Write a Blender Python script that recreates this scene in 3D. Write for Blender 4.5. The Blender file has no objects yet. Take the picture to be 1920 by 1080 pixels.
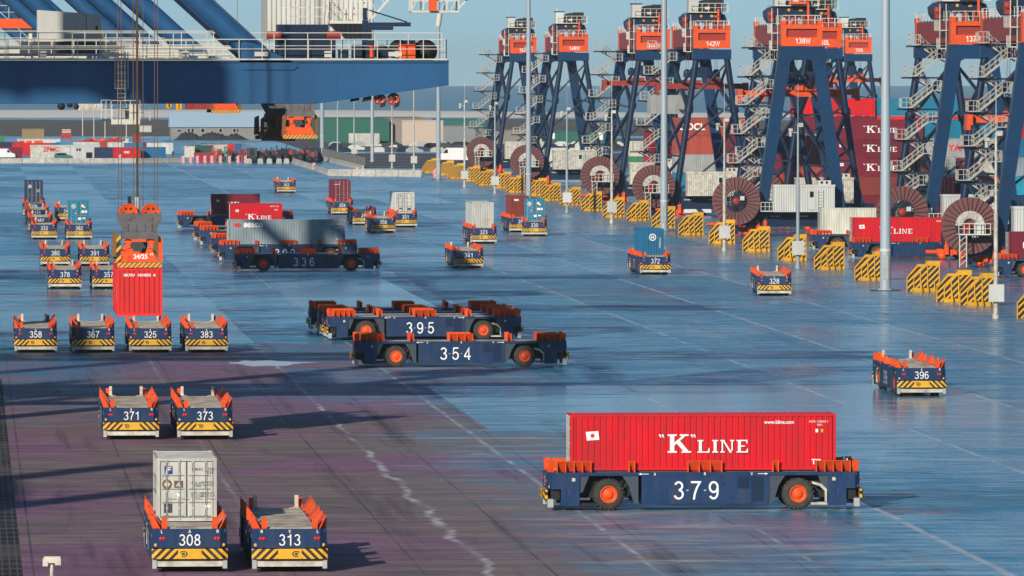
import bpy, bmesh, math, random
from mathutils import Vector, Matrix

rnd = random.Random(11)
sc = bpy.context.scene
col = sc.collection
rad = math.radians

# ------------------------------------------------------------------ camera
FPX, CAM_H = 14400.0, 20.3            # focal length in 1920-px units, eye height
PITCH = math.atan(416 / FPX)
YAW = math.atan(1020 / FPX)
cd = bpy.data.cameras.new("camera")
cd.sensor_width = 36.0
cd.lens = FPX / 1920 * 36.0
cd.clip_start, cd.clip_end = 5.0, 60000.0
cam = bpy.data.objects.new("camera", cd)
col.objects.link(cam)
cam.location = (0, 0, CAM_H)
cam.rotation_euler = (math.pi / 2 - PITCH, 0, -YAW)
sc.camera = cam

# ------------------------------------------------------------------ sky, sun, exposure
SUN_EL, SUN_AZ = rad(21), rad(27)     # behind the camera, 27 degrees to its left
to_sun = Vector((-math.sin(SUN_AZ) * math.cos(SUN_EL), -math.cos(SUN_AZ) * math.cos(SUN_EL), math.sin(SUN_EL)))
w = bpy.data.worlds.new("World")
sc.world = w
w.use_nodes = True
wn, wl = w.node_tree.nodes, w.node_tree.links
bg = wn["Background"]
sky = wn.new("ShaderNodeTexSky")
sky.sky_type = 'NISHITA'
sky.sun_disc = False
sky.sun_elevation = SUN_EL
sky.sun_rotation = math.pi + SUN_AZ
sky.altitude = 0
sky.air_density = 1.0
sky.dust_density = 0.4
sky.ozone_density = 2.0
bg.inputs[1].default_value = 0.09
# the thick greenish band right at the horizon is replaced by the clearer sky a few degrees up
wtc = wn.new("ShaderNodeTexCoord"); wsx = wn.new("ShaderNodeSeparateXYZ"); wcx = wn.new("ShaderNodeCombineXYZ")
wl.new(wtc.outputs['Generated'], wsx.inputs[0])
wmx = wn.new("ShaderNodeMath"); wmx.operation = 'MAXIMUM'; wmx.inputs[1].default_value = 0.0
wad = wn.new("ShaderNodeMath"); wad.operation = 'ADD'; wad.inputs[1].default_value = 0.09
wl.new(wsx.outputs[2], wmx.inputs[0]); wl.new(wmx.outputs[0], wad.inputs[0])
wl.new(wsx.outputs[0], wcx.inputs[0]); wl.new(wsx.outputs[1], wcx.inputs[1]); wl.new(wad.outputs[0], wcx.inputs[2])
wl.new(wcx.outputs[0], sky.inputs[0])
hs = wn.new("ShaderNodeHueSaturation")
hs.inputs['Saturation'].default_value = 1.0
tint = wn.new("ShaderNodeMix"); tint.data_type = 'RGBA'; tint.blend_type = 'MULTIPLY'
tint.inputs[0].default_value = 1.0
tint.inputs[7].default_value = (0.72, 0.86, 0.94, 1)
wl.new(sky.outputs[0], hs.inputs['Color'])
wl.new(hs.outputs[0], tint.inputs[6])
wl.new(tint.outputs[2], bg.inputs[0])
sd = bpy.data.lights.new("sun", 'SUN')
sd.energy = 4.8
sd.angle = rad(0.8)
sd.color = (1.0, 0.91, 0.78)
sun = bpy.data.objects.new("sun", sd)
col.objects.link(sun)
sun.rotation_euler = (-to_sun).to_track_quat('-Z', 'Y').to_euler()
sc.view_settings.view_transform = 'Standard'
sc.view_settings.look = 'None'
sc.view_settings.exposure = 0.0
sc.view_settings.gamma = 1.0
sc.cycles.use_denoising = True
sc.cycles.max_bounces = 5
sc.cycles.diffuse_bounces = 2
sc.cycles.glossy_bounces = 3
sc.cycles.caustics_reflective = False

# ------------------------------------------------------------------ helpers
cF = Vector((math.sin(YAW) * math.cos(PITCH), math.cos(YAW) * math.cos(PITCH), -math.sin(PITCH)))
cR = Vector((math.cos(YAW), -math.sin(YAW), 0))
cU = cR.cross(cF)
CAM = Vector((0, 0, CAM_H))


def ray(px, py):
    return cF + cR * ((px - 960) / FPX) - cU * ((py - 540) / FPX)


def G(px, py, h=0.0):
    """world point at height h seen at that spot of the photograph (used to survey the place)"""
    d = ray(px, py)
    return CAM + d * ((h - CAM_H) / d.z)


def AT(px, py, Y):
    """world point in the plane at distance Y"""
    d = ray(px, py)
    return CAM + d * (Y / d.y)


class MB:
    """collects faces and links them as one mesh object"""
    def __init__(s):
        s.v, s.f, s.m, s.s = [], [], [], []

    def add(s, vs, fs, m=0, smooth=False):
        b = len(s.v)
        s.v += [tuple(p) for p in vs]
        for f in fs:
            s.f.append([b + i for i in f]); s.m.append(m); s.s.append(smooth)

    def box(s, x0, x1, y0, y1, z0, z1, m=0):
        vs = [(x, y, z) for z in (z0, z1) for y in (y0, y1) for x in (x0, x1)]
        s.add(vs, [(0, 2, 3, 1), (4, 5, 7, 6), (0, 1, 5, 4), (2, 6, 7, 3), (0, 4, 6, 2), (1, 3, 7, 5)], m)

    def prism(s, poly, axis, a, b, m=0):
        n = len(poly)
        def P(p, t):
            return {'x': (t, p[0], p[1]), 'y': (p[0], t, p[1]), 'z': (p[0], p[1], t)}[axis]
        vs = [P(p, a) for p in poly] + [P(p, b) for p in poly]
        fs = [tuple(range(n)), tuple(range(2 * n - 1, n - 1, -1))]
        fs += [(i, (i + 1) % n, n + (i + 1) % n, n + i) for i in range(n)]
        s.add(vs, fs, m)

    def beam(s, p, q, wd, ht, m=0, w2=None, h2=None):
        p, q = Vector(p), Vector(q)
        d = (q - p).normalized()
        up = Vector((0, 0, 1)) if abs(d.z) < 0.99 else Vector((0, 1, 0))
        sd_ = d.cross(up).normalized()
        up = sd_.cross(d).normalized()
        w2 = wd if w2 is None else w2
        h2 = ht if h2 is None else h2
        vs = []
        for c, a, b in ((p, wd, ht), (q, w2, h2)):
            for i, j in ((-1, -1), (1, -1), (1, 1), (-1, 1)):
                vs.append(c + sd_ * (a / 2 * i) + up * (b / 2 * j))
        s.add(vs, [(0, 1, 2, 3), (7, 6, 5, 4), (0, 4, 5, 1), (1, 5, 6, 2), (2, 6, 7, 3), (3, 7, 4, 0)], m)

    def leg(s, p, q, wx, wy, m=0, wx2=None, wy2=None):
        """box column with horizontal cuts"""
        wx2 = wx if wx2 is None else wx2
        wy2 = wy if wy2 is None else wy2
        vs = []
        for c, a, b in ((p, wx, wy), (q, wx2, wy2)):
            for i, j in ((-1, -1), (1, -1), (1, 1), (-1, 1)):
                vs.append((c[0] + a / 2 * i, c[1] + b / 2 * j, c[2]))
        s.add(vs, [(0, 1, 2, 3), (7, 6, 5, 4), (0, 4, 5, 1), (1, 5, 6, 2), (2, 6, 7, 3), (3, 7, 4, 0)], m)

    def tube(s, p, q, r, n=8, m=0, r2=None, caps=True):
        p, q = Vector(p), Vector(q)
        d = (q - p).normalized()
        a = d.orthogonal().normalized()
        b = d.cross(a)
        r2 = r if r2 is None else r2
        vs = []
        for c, rr in ((p, r), (q, r2)):
            for i in range(n):
                t = 2 * math.pi * i / n
                vs.append(c + a * (rr * math.cos(t)) + b * (rr * math.sin(t)))
        s.add(vs, [(i, (i + 1) % n, n + (i + 1) % n, n + i) for i in range(n)], m, n > 5)
        if caps:
            s.add(vs[:n], [tuple(range(n))], m); s.add(vs[n:], [tuple(range(n))], m)

    def ring(s, c, axis, prof, n=24, m=0, smooth=True):
        """lathe: prof = list of (radius, offset along axis)"""
        c = Vector(c); ax = {'x': Vector((1, 0, 0)), 'y': Vector((0, 1, 0)), 'z': Vector((0, 0, 1))}[axis]
        a = ax.orthogonal().normalized(); b = ax.cross(a)
        vs = []
        for (r, o) in prof:
            for i in range(n):
                t = 2 * math.pi * i / n
                vs.append(c + ax * o + a * (r * math.cos(t)) + b * (r * math.sin(t)))
        fs = []
        for k in range(len(prof) - 1):
            for i in range(n):
                j = (i + 1) % n
                fs.append((k * n + i, k * n + j, (k + 1) * n + j, (k + 1) * n + i))
        s.add(vs, fs, m, smooth)

    def rail(s, p, q, h=1.1, gap=1.6, r=0.035, m=0, mid=True):
        p, q = Vector(p), Vector(q)
        n = max(1, round((q - p).length / gap))
        Z = Vector((0, 0, 1))
        for i in range(n + 1):
            a = p.lerp(q, i / n)
            s.tube(a, a + Z * h, r, 4, m, caps=False)
        s.tube(p + Z * h, q + Z * h, r, 4, m, caps=False)
        if mid:
            s.tube(p + Z * h * .5, q + Z * h * .5, r * .8, 4, m, caps=False)

    def mesh(s, name, mats):
        me = bpy.data.meshes.new(name)
        me.from_pydata(s.v, [], s.f)
        for mm in mats:
            me.materials.append(mm)
        me.polygons.foreach_set("material_index", s.m)
        me.polygons.foreach_set("use_smooth", s.s)
        bm = bmesh.new(); bm.from_mesh(me)
        bmesh.ops.recalc_face_normals(bm, faces=bm.faces)
        bm.to_mesh(me); bm.free()
        me.update()
        return me

    def build(s, name, mats, parent=None, loc=None):
        if not isinstance(mats, (list, tuple)):
            mats = [mats]
        return put(name, s.mesh(name, mats), parent, loc)


def put(name, me, parent=None, loc=None, rz=0.0):
    o = bpy.data.objects.new(name, me)
    col.objects.link(o)
    if parent is not None:
        o.parent = parent
    if loc is not None:
        o.location = loc
    if rz:
        o.rotation_euler = (0, 0, rz)
    return o


def thing(name, label, cat, loc=(0, 0, 0), rz=0.0, group=None):
    o = bpy.data.objects.new(name, None)
    col.objects.link(o)
    o.empty_display_size = 0.5
    o.location = loc
    o.rotation_euler = (0, 0, rz)
    return tag(o, label, cat, group)


def tag(o, label, cat, group=None):
    o['label'] = label
    o['category'] = cat
    if group:
        o['group'] = group
    return o


def structure(name, mb, mats):
    o = mb.build(name, mats)
    o['kind'] = 'structure'
    return o


KIDS = {}
def copy_tree(o, parent=None):
    c = o.copy()
    col.objects.link(c)
    if parent is not None:
        c.parent = parent
    for ch in [k for k in KIDS.get(o.name, ())]:
        copy_tree(ch, c)
    return c


def index_kids(root):
    def walk(o):
        KIDS[o.name] = list(o.children)
        for k in o.children:
            walk(k)
    walk(root)

# ------------------------------------------------------------------ materials
def mat(name, rgb, rough=0.5, metal=0.0, var=0.25, scale=0.8, dirt=None, stretch=None, spec=0.28, rust=0.0):
    m = bpy.data.materials.new(name)
    m.use_nodes = True
    n, l = m.node_tree.nodes, m.node_tree.links
    p = n["Principled BSDF"]
    p.inputs['Roughness'].default_value = rough
    p.inputs['Metallic'].default_value = metal
    p.inputs['Specular IOR Level'].default_value = spec
    if not var:
        p.inputs['Base Color'].default_value = (*rgb, 1)
        return m
    tc = n.new("ShaderNodeTexCoord")
    mp = n.new("ShaderNodeMapping")
    if stretch:
        mp.inputs['Scale'].default_value = stretch
    oi = n.new("ShaderNodeObjectInfo")                 # every copy wears differently
    ml = n.new("ShaderNodeVectorMath"); ml.operation = 'MULTIPLY'; ml.inputs[1].default_value = (37.0, 53.0, 71.0)
    l.new(oi.outputs['Random'], ml.inputs[0])
    l.new(ml.outputs[0], mp.inputs['Location'])
    l.new(tc.outputs['Object'], mp.inputs[0])
    nz = n.new("ShaderNodeTexNoise")
    nz.inputs['Scale'].default_value = scale
    nz.inputs['Detail'].default_value = 6
    nz.inputs['Roughness'].default_value = 0.65
    l.new(mp.outputs[0], nz.inputs['Vector'])
    rp = n.new("ShaderNodeValToRGB")
    d = dirt or tuple(c * 0.55 + 0.012 for c in rgb)
    rp.color_ramp.elements[0].position = 0.30
    rp.color_ramp.elements[0].color = (*[a * var + b * (1 - var) for a, b in zip(d, rgb)], 1)
    rp.color_ramp.elements[1].position = 0.62
    rp.color_ramp.elements[1].color = (*rgb, 1)
    l.new(nz.outputs[0], rp.inputs[0])
    vr = n.new("ShaderNodeMapRange"); vr.inputs[3].default_value = 0.86; vr.inputs[4].default_value = 1.08
    l.new(oi.outputs['Random'], vr.inputs[0])
    vm = n.new("ShaderNodeVectorMath"); vm.operation = 'SCALE'
    l.new(rp.outputs[0], vm.inputs[0]); l.new(vr.outputs[0], vm.inputs['Scale'])
    last = vm.outputs[0]
    if rust:                                           # rust runs and scuffs, stretched downwards
        m3 = n.new("ShaderNodeMapping"); m3.inputs['Scale'].default_value = (2.2, 2.2, .30)
        l.new(ml.outputs[0], m3.inputs['Location']); l.new(tc.outputs['Object'], m3.inputs[0])
        n3 = n.new("ShaderNodeTexNoise"); n3.inputs['Scale'].default_value = 1.6; n3.inputs['Detail'].default_value = 8; n3.inputs['Roughness'].default_value = .72
        l.new(m3.outputs[0], n3.inputs['Vector'])
        r3 = n.new("ShaderNodeMapRange"); r3.inputs[1].default_value = .585; r3.inputs[2].default_value = .70; r3.inputs[4].default_value = rust
        l.new(n3.outputs[0], r3.inputs[0])
        x3 = n.new("ShaderNodeMix"); x3.data_type = 'RGBA'; x3.inputs[7].default_value = (.11, .055, .035, 1)
        l.new(r3.outputs[0], x3.inputs[0]); l.new(last, x3.inputs[6]); last = x3.outputs[2]
        n4 = n.new("ShaderNodeTexNoise"); n4.inputs['Scale'].default_value = .9; n4.inputs['Detail'].default_value = 3
        l.new(mp.outputs[0], n4.inputs['Vector'])
        bp = n.new("ShaderNodeBump"); bp.inputs['Strength'].default_value = .5; bp.inputs['Distance'].default_value = .05
        l.new(n4.outputs[0], bp.inputs['Height']); l.new(bp.outputs[0], p.inputs['Normal'])
    l.new(last, p.inputs['Base Color'])
    mr = n.new("ShaderNodeMapRange")
    mr.inputs[3].default_value = min(1, rough + .12)
    mr.inputs[4].default_value = max(0.05, rough - .1)
    l.new(nz.outputs[0], mr.inputs[0])
    l.new(mr.outputs[0], p.inputs['Roughness'])
    return m


NAVY = mat("carrier_navy_paint", (0.006, 0.034, 0.110), 0.42, var=.55, scale=1.5, dirt=(.035, .048, .070), stretch=(1.4, 1.4, .5), rust=.35)
DARK = mat("black_underframe", (0.012, 0.013, 0.016), 0.6, var=.5)
GREYP = mat("grey_fender_paint", (0.050, 0.068, 0.092), 0.5, var=.7, scale=2)
CREAM = mat("cream_paint", (0.62, 0.59, 0.50), 0.5, var=.7, scale=2.2, dirt=(.2, .17, .13))
DECK = mat("worn_deck_plate", (0.56, 0.50, 0.40), 0.6, var=.8, scale=1.2, dirt=(.14, .12, .10), stretch=(1, .35, 1))
ORANGE = mat("orange_paint", (0.82, 0.095, 0.014), 0.42, var=.35, scale=2.5, dirt=(.25, .03, .015))
ORANGE_D = mat("dark_red_paint", (0.34, 0.035, 0.022), 0.5, var=.6, scale=1.0)  # darker red coat, also on the stacking cranes' girder sides
TYRE = mat("rubber", (0.035, 0.032, 0.028), 0.75, var=.6, scale=4, dirt=(.09, .08, .065))
WHITE = mat("white_lettering", (0.80, 0.80, 0.78), 0.5, var=0)
BLACK = mat("black_lettering", (0.015, 0.015, 0.015), 0.5, var=0)
REDL = mat("red_lettering", (0.62, 0.03, 0.04), 0.45, var=0)
LAMPR = mat("red_lens", (0.75, 0.02, 0.02), 0.2, var=0)
LAMPO = mat("amber_lens", (0.75, 0.33, 0.08), 0.25, var=0)
CRANE_B = mat("crane_blue_paint", (0.005, 0.041, 0.110), 0.36, var=.6, scale=.35, dirt=(.005, .018, .045), rust=.15)
CRANE_N = mat("crane_navy_paint", (0.005, 0.020, 0.055), 0.40, var=.5, scale=.5)
GIRDER_B = mat("girder_blue_paint", (0.020, 0.092, 0.215), 0.34, var=.75, scale=.22, dirt=(.012, .052, .125), stretch=(1, 1, .30), rust=.25)
GALV = mat("galvanised_steel", (0.45, 0.47, 0.46), 0.45, 0.2, var=.5, scale=2)
CRAIL = mat("cream_railing_paint", (0.60, 0.58, 0.50), 0.5, var=.3)
STAIRP = mat("stair_paint", (0.43, 0.42, 0.37), 0.55, var=.5)
HOUSE = mat("pale_sheet_metal", (0.56, 0.57, 0.54), 0.5, var=.45, scale=.7, dirt=(.36, .34, .30), stretch=(1, 1, .3))
YELLOW = mat("yellow_paint", (0.74, 0.37, 0.008), 0.45, var=.5, scale=2, dirt=(.32, .15, .03))
MAROON = mat("reel_maroon_paint", (0.175, 0.062, 0.058), 0.55, var=.7, scale=1.3)
STEELD = mat("dark_grey_steel", (0.055, 0.062, 0.070), 0.45, .2, var=.6, scale=2)
PLATE_BROWN = mat("brown_spreader_plate", (0.19, 0.10, 0.03), 0.55, var=.7, scale=2.2)
CONC = mat("pale_concrete", (0.50, 0.48, 0.43), 0.75, var=.8, scale=1.2, dirt=(.24, .23, .21))
GLASS = mat("dark_window_glass", (0.012, 0.018, 0.025), 0.08, var=0)
ROPE = mat("wire_rope", (0.15, 0.085, 0.065), 0.6, var=0)


def hazard(name, mode, pitch=0.5, a=(0.76, 0.385, 0.008), b=(0.014, 0.013, 0.012), slope=1.0):
    m = bpy.data.materials.new(name)
    m.use_nodes = True
    n, l = m.node_tree.nodes, m.node_tree.links
    p = n["Principled BSDF"]; p.inputs['Roughness'].default_value = .45
    tc = n.new("ShaderNodeTexCoord"); sx = n.new("ShaderNodeSeparateXYZ")
    l.new(tc.outputs['Object'], sx.inputs[0])
    def M(op, x, y=None):
        q = n.new("ShaderNodeMath"); q.operation = op
        for i, v in enumerate((x, y)):
            if v is None: continue
            if isinstance(v, (int, float)): q.inputs[i].default_value = v
            else: l.new(v, q.inputs[i])
        return q.outputs[0]
    x = sx.outputs[0]; z = sx.outputs[2]
    ax = M('ABSOLUTE', x) if mode == 'mirror' else x
    u = M('ADD', ax, M('MULTIPLY', z, slope)) if mode == 'mirror' else M('SUBTRACT', ax, M('MULTIPLY', z, slope))
    fr = M('FRACT', M('DIVIDE', M('ADD', u, 100.0), pitch))
    st = M('GREATER_THAN', fr, 0.5 if mode == 'mirror' else 0.36)
    if mode == 'mirror':
        st = M('MULTIPLY', st, M('GREATER_THAN', ax, 0.47))
    nz = n.new("ShaderNodeTexNoise"); nz.inputs['Scale'].default_value = 3; nz.inputs['Detail'].default_value = 5
    l.new(tc.outputs['Object'], nz.inputs['Vector'])
    mx = n.new("ShaderNodeMix"); mx.data_type = 'RGBA'
    mx.inputs[6].default_value = (*a, 1); mx.inputs[7].default_value = (*b, 1)
    l.new(st, mx.inputs[0])
    m2 = n.new("ShaderNodeMix"); m2.data_type = 'RGBA'
    m2.inputs[7].default_value = (.17, .11, .04, 1)
    mr = n.new("ShaderNodeMapRange"); mr.inputs[1].default_value = .5; mr.inputs[2].default_value = .8; mr.inputs[4].default_value = .35
    l.new(nz.outputs[0], mr.inputs[0]); l.new(mr.outputs[0], m2.inputs[0])
    l.new(mx.outputs[2], m2.inputs[6])
    l.new(m2.outputs[2], p.inputs['Base Color'])
    return m


HAZ_BUMP = hazard("hazard_striped_bumper", 'mirror', 0.33, slope=1.0)
HAZ = hazard("hazard_striped_panel", "diag", 0.54, slope=1.0)
HAZ_FINE = hazard("fine_hazard_stripes", 'diag', 0.26, a=(.78, .42, .08), b=(.35, .12, .01), slope=1.0)
HAZ_POST = hazard("red_white_stripes", 'diag', 0.55, a=(.8, .8, .78), b=(.6, .05, .04), slope=1.0)

# ------------------------------------------------------------------ lettering
_txt = {}
def text_mesh(body, h, m, bold=0.0, sx=1.0):
    key = (body, h, m.name, bold, sx)
    if key in _txt:
        return _txt[key]
    cu = bpy.data.curves.new("lettering", 'FONT')
    cu.body = body
    cu.resolution_u = 3
    cu.offset = bold
    ob = bpy.data.objects.new("lettering", cu)
    me = bpy.data.meshes.new_from_object(ob)
    bpy.data.objects.remove(ob)
    bpy.data.curves.remove(cu)
    xs = [v.co.x for v in me.vertices]; ys = [v.co.y for v in me.vertices]
    cx, cy = (min(xs) + max(xs)) / 2, (min(ys) + max(ys)) / 2
    k = h / (max(ys) - min(ys))
    for v in me.vertices:
        v.co = ((v.co.x - cx) * k * sx, 0, (v.co.y - cy) * k)
    me.materials.clear(); me.materials.append(m)
    _txt[key] = me
    return me


def _arc(cx, cy, rx, ry, a0, a1, n=14):
    return [(cx + rx * math.cos(rad(a0 + (a1 - a0) * i / n)), cy + ry * math.sin(rad(a0 + (a1 - a0) * i / n))) for i in range(n + 1)]


GLYPH = {
    '0': (.56, [_arc(.28, .5, .225, .445, 0, 360, 26)]),
    '1': (.56, [[(.36, 0), (.36, 1)], [(.35, .95), (.28, .80), (.09, .74)]]),
    '2': (.56, [_arc(.28, .70, .215, .245, 165, -35, 14) + [(.06, .13), (.055, .055)], [(.03, .055), (.53, .055)]]),
    '3': (.56, [_arc(.27, .735, .195, .21, 160, -90), _arc(.27, .285, .225, .23, 90, -165)]),
    '4': (.56, [[(.40, 0), (.40, .93), (.06, .30)], [(.02, .27), (.55, .27)]]),
    '5': (.56, [[(.50, .945), (.14, .945), (.08, .47)] + _arc(.27, .33, .225, .275, 140, -165)]),
    '6': (.56, [_arc(.28, .325, .215, .27, 0, 360, 22), _arc(.29, .62, .225, .325, 35, 180) + [(.065, .33)]]),
    '7': (.56, [[(.03, .945), (.52, .945), (.36, .65), (.24, .32), (.19, 0)]]),
    '8': (.56, [_arc(.28, .745, .18, .20, 0, 360, 20), _arc(.28, .29, .215, .235, 0, 360, 22)]),
    '9': (.56, [_arc(.28, .675, .215, .27, 0, 360, 22), _arc(.27, .38, .225, .325, 215, 360) + [(.495, .67)]]),
    'W': (.94, [[(.03, 1), (.26, .03), (.47, .95), (.68, .03), (.91, 1)]]),
    'L': (.52, [[(.09, 1), (.09, .055)], [(.03, .055), (.50, .055)]]),
    'A': (.66, [[(.03, 0), (.33, .97), (.63, 0)], [(.13, .34), (.53, .34)]]),
    'V': (.66, [[(.03, 1), (.33, .03), (.63, 1)]]),
    'R': (.66, [[(.09, 0), (.09, 1)], [(.09, .945), (.36, .945)] + _arc(.36, .715, .19, .23, 90, -90) + [(.09, .485)], [(.38, .46), (.58, 0)]]),
}


def stroke_mesh(body, h, m, wd=.105, gap=.10):
    """plain sans figures drawn as even strokes"""
    key = ('stroke', body, h, m.name, wd)
    if key in _txt:
        return _txt[key]
    mb = MB()
    x0, lay = 0.0, 0
    for ch in body:
        w_, lines = GLYPH[ch]
        for ln in lines:
            n = len(ln)
            closed = math.hypot(ln[0][0] - ln[-1][0], ln[0][1] - ln[-1][1]) < 1e-4
            L_, R_ = [], []
            for i in range(n):
                a = ln[i - 1] if i else (ln[-2] if closed else ln[0])
                b = ln[i + 1] if i < n - 1 else (ln[1] if closed else ln[-1])
                def u(p_, q_):
                    d = math.hypot(q_[0] - p_[0], q_[1] - p_[1]) or 1
                    return ((q_[0] - p_[0]) / d, (q_[1] - p_[1]) / d)
                d1 = u(a, ln[i]) if a != ln[i] else u(ln[i], b)
                d2 = u(ln[i], b) if b != ln[i] else d1
                tx, ty = d1[0] + d2[0], d1[1] + d2[1]
                k = math.hypot(tx, ty) or 1
                tx, ty = tx / k, ty / k
                c = max(.45, tx * d1[0] + ty * d1[1])
                o = wd / 2 / c
                L_.append((x0 + ln[i][0] - ty * o, ln[i][1] + tx * o)); R_.append((x0 + ln[i][0] + ty * o, ln[i][1] - tx * o))
            mb.add([(x, -.0012 * lay, y) for x, y in L_ + R_], [(i, i + 1, n + i + 1, n + i) for i in range(n - 1)])
            lay += 1
        x0 += w_ + gap
    me = mb.mesh("lettering", [m])
    xs = [v.co.x for v in me.vertices]
    c = (min(xs) + max(xs)) / 2
    for v in me.vertices:
        v.co = ((v.co.x - c) * h, v.co.y, (v.co.z - .5) * h)
    _txt[key] = me
    return me


def letter(body, h, m, parent, loc, rz=0.0, name="lettering", bold=0.0, sx=1.0):
    return put(name, text_mesh(body, h, m, bold, sx), parent, loc, rz)


_pl = {}
def poly_mesh(key, polys, m, scale=1.0, depth=0.002):
    """flat sign shapes in the x-z plane; later shapes sit a hair in front"""
    k = (key, m.name, scale)
    if k in _pl:
        return _pl[k]
    mb = MB()
    for i, p in enumerate(polys):
        mb.add([(x * scale, -depth * i, z * scale) for x, z in p], [tuple(range(len(p)))])
    me = mb.mesh("lettering", [m])
    _pl[k] = me
    return me


def R4(x0, x1, z0, z1):
    return [(x0, z0), (x1, z0), (x1, z1), (x0, z1)]


def disc(cx, cz, r, n=20):
    return [(cx + r * math.cos(2 * math.pi * i / n), cz + r * math.sin(2 * math.pi * i / n)) for i in range(n)]


def serif_line():
    """quoted K and LINE in slab-serif capitals, K height 1, centred"""
    P = []
    P += [R4(0, .5, 0, .09), R4(0, .5, .91, 1), R4(.13, .37, .09, .91)]
    P += [[(.37, .40), (.52, .52), (.98, .91), (.80, .91), (.37, .56)]]
    P += [[(.48, .52), (.66, .66), (1.14, .09), (.86, .09)]]
    P += [R4(.66, 1.14, .91, 1), R4(.76, 1.28, 0, .09)]
    for q in (-.42, -.27, 1.30, 1.45):
        P += [disc(q, .95, .055, 10), [(q - .05, .93), (q + .03, .93), (q + .10, .82), (q + .05, .82)]]
    x, h = 1.62, .69
    def sl(a, b, z0, z1): P.append(R4(x + a, x + b, z0, z1))
    sl(0, .32, h - .07, h); sl(.08, .24, .07, h - .07); sl(0, .66, 0, .07)
    P.append([(x + .56, .07), (x + .66, .07), (x + .66, .26), (x + .61, .26)])
    x += .80
    sl(0, .32, h - .07, h); sl(.08, .24, .07, h - .07); sl(0, .32, 0, .07)
    x += .44
    sl(0, .24, h - .07, h); sl(.07, .15, .07, h - .07); sl(0, .24, 0, .07)
    P.append([(x + .15, h - .07), (x + .24, h - .07), (x + .64, .0), (x + .52, .0)])
    sl(.60, .68, .1, h - .07); sl(.53, .76, h - .07, h)
    x += .88
    sl(0, .30, h - .07, h); sl(.08, .24, .07, h - .07); sl(0, .62, 0, .07); sl(.30, .60, h - .07, h)
    P.append([(x + .52, .07), (x + .62, .07), (x + .62, .22), (x + .58, .22)])
    P.append([(x + .50, h - .07), (x + .60, h - .07), (x + .60, h - .2), (x + .56, h - .2)])
    sl(.24, .45, .32, .39)
    xs = [p[0] for q in P for p in q]
    c = (min(xs) + max(xs)) / 2
    return [[(a - c, b - .5) for a, b in q] for q in P]


SERIF = serif_line()
FLAG = [[(-.5, .28), (-.42, -.36), (.5, -.3), (.42, .34)]]
FLAGMARK = [disc(0, .0, .16, 12)]

# ------------------------------------------------------------------ ground, sea, far land
class NT:
    def __init__(s, name):
        s.m = bpy.data.materials.new(name); s.m.use_nodes = True
        s.n, s.l = s.m.node_tree.nodes, s.m.node_tree.links
        s.p = s.n["Principled BSDF"]
        g = s.n.new("ShaderNodeNewGeometry")
        s.pos = g.outputs['Position']
        q = s.n.new("ShaderNodeSeparateXYZ"); s.l.new(s.pos, q.inputs[0])
        s.x, s.y, s.z = q.outputs

    def put(s, sock, v):
        if isinstance(v, (int, float)): sock.default_value = v
        elif isinstance(v, tuple): sock.default_value = (*v, 1) if len(v) == 3 else v
        else: s.l.new(v, sock)

    def M(s, op, a, b=None, c=None, clamp=False):
        q = s.n.new("ShaderNodeMath"); q.operation = op; q.use_clamp = clamp
        for i, v in enumerate((a, b, c)):
            if v is not None: s.put(q.inputs[i], v)
        return q.outputs[0]

    def vec(s, x, y, z=0.0):
        q = s.n.new("ShaderNodeCombineXYZ")
        for i, v in enumerate((x, y, z)): s.put(q.inputs[i], v)
        return q.outputs[0]

    def noise(s, scale, detail=5, rough=.6, v=None, stretch=None, dist=0.0):
        q = s.n.new("ShaderNodeTexNoise")
        q.inputs['Scale'].default_value = scale; q.inputs['Detail'].default_value = detail
        q.inputs['Roughness'].default_value = rough; q.inputs['Distortion'].default_value = dist
        src = s.pos if v is None else v
        if stretch:
            mp = s.n.new("ShaderNodeMapping"); mp.inputs['Scale'].default_value = stretch
            s.l.new(src, mp.inputs[0]); src = mp.outputs[0]
        s.l.new(src, q.inputs['Vector'])
        return q.outputs[0]

    def rng(s, v, a, b, c, d, smooth=False):
        q = s.n.new("ShaderNodeMapRange")
        if smooth: q.interpolation_type = 'SMOOTHSTEP'
        for i, t in enumerate((v, a, b, c, d)): s.put(q.inputs[i], t)
        return q.outputs[0]

    def mix(s, f, a, b):
        q = s.n.new("ShaderNodeMix"); q.data_type = 'RGBA'
        s.put(q.inputs[0], f); s.put(q.inputs[6], a); s.put(q.inputs[7], b)
        return q.outputs[2]

    def white(s, v):
        q = s.n.new("ShaderNodeTexWhiteNoise"); q.noise_dimensions = '2D'
        s.l.new(v, q.inputs['Vector'])
        return q.outputs['Value']

    def bump(s, h, strength, dist):
        q = s.n.new("ShaderNodeBump")
        q.inputs['Strength'].default_value = strength; q.inputs['Distance'].default_value = dist
        s.l.new(h, q.inputs['Height'])
        s.l.new(q.outputs[0], s.p.inputs['Normal'])


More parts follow.
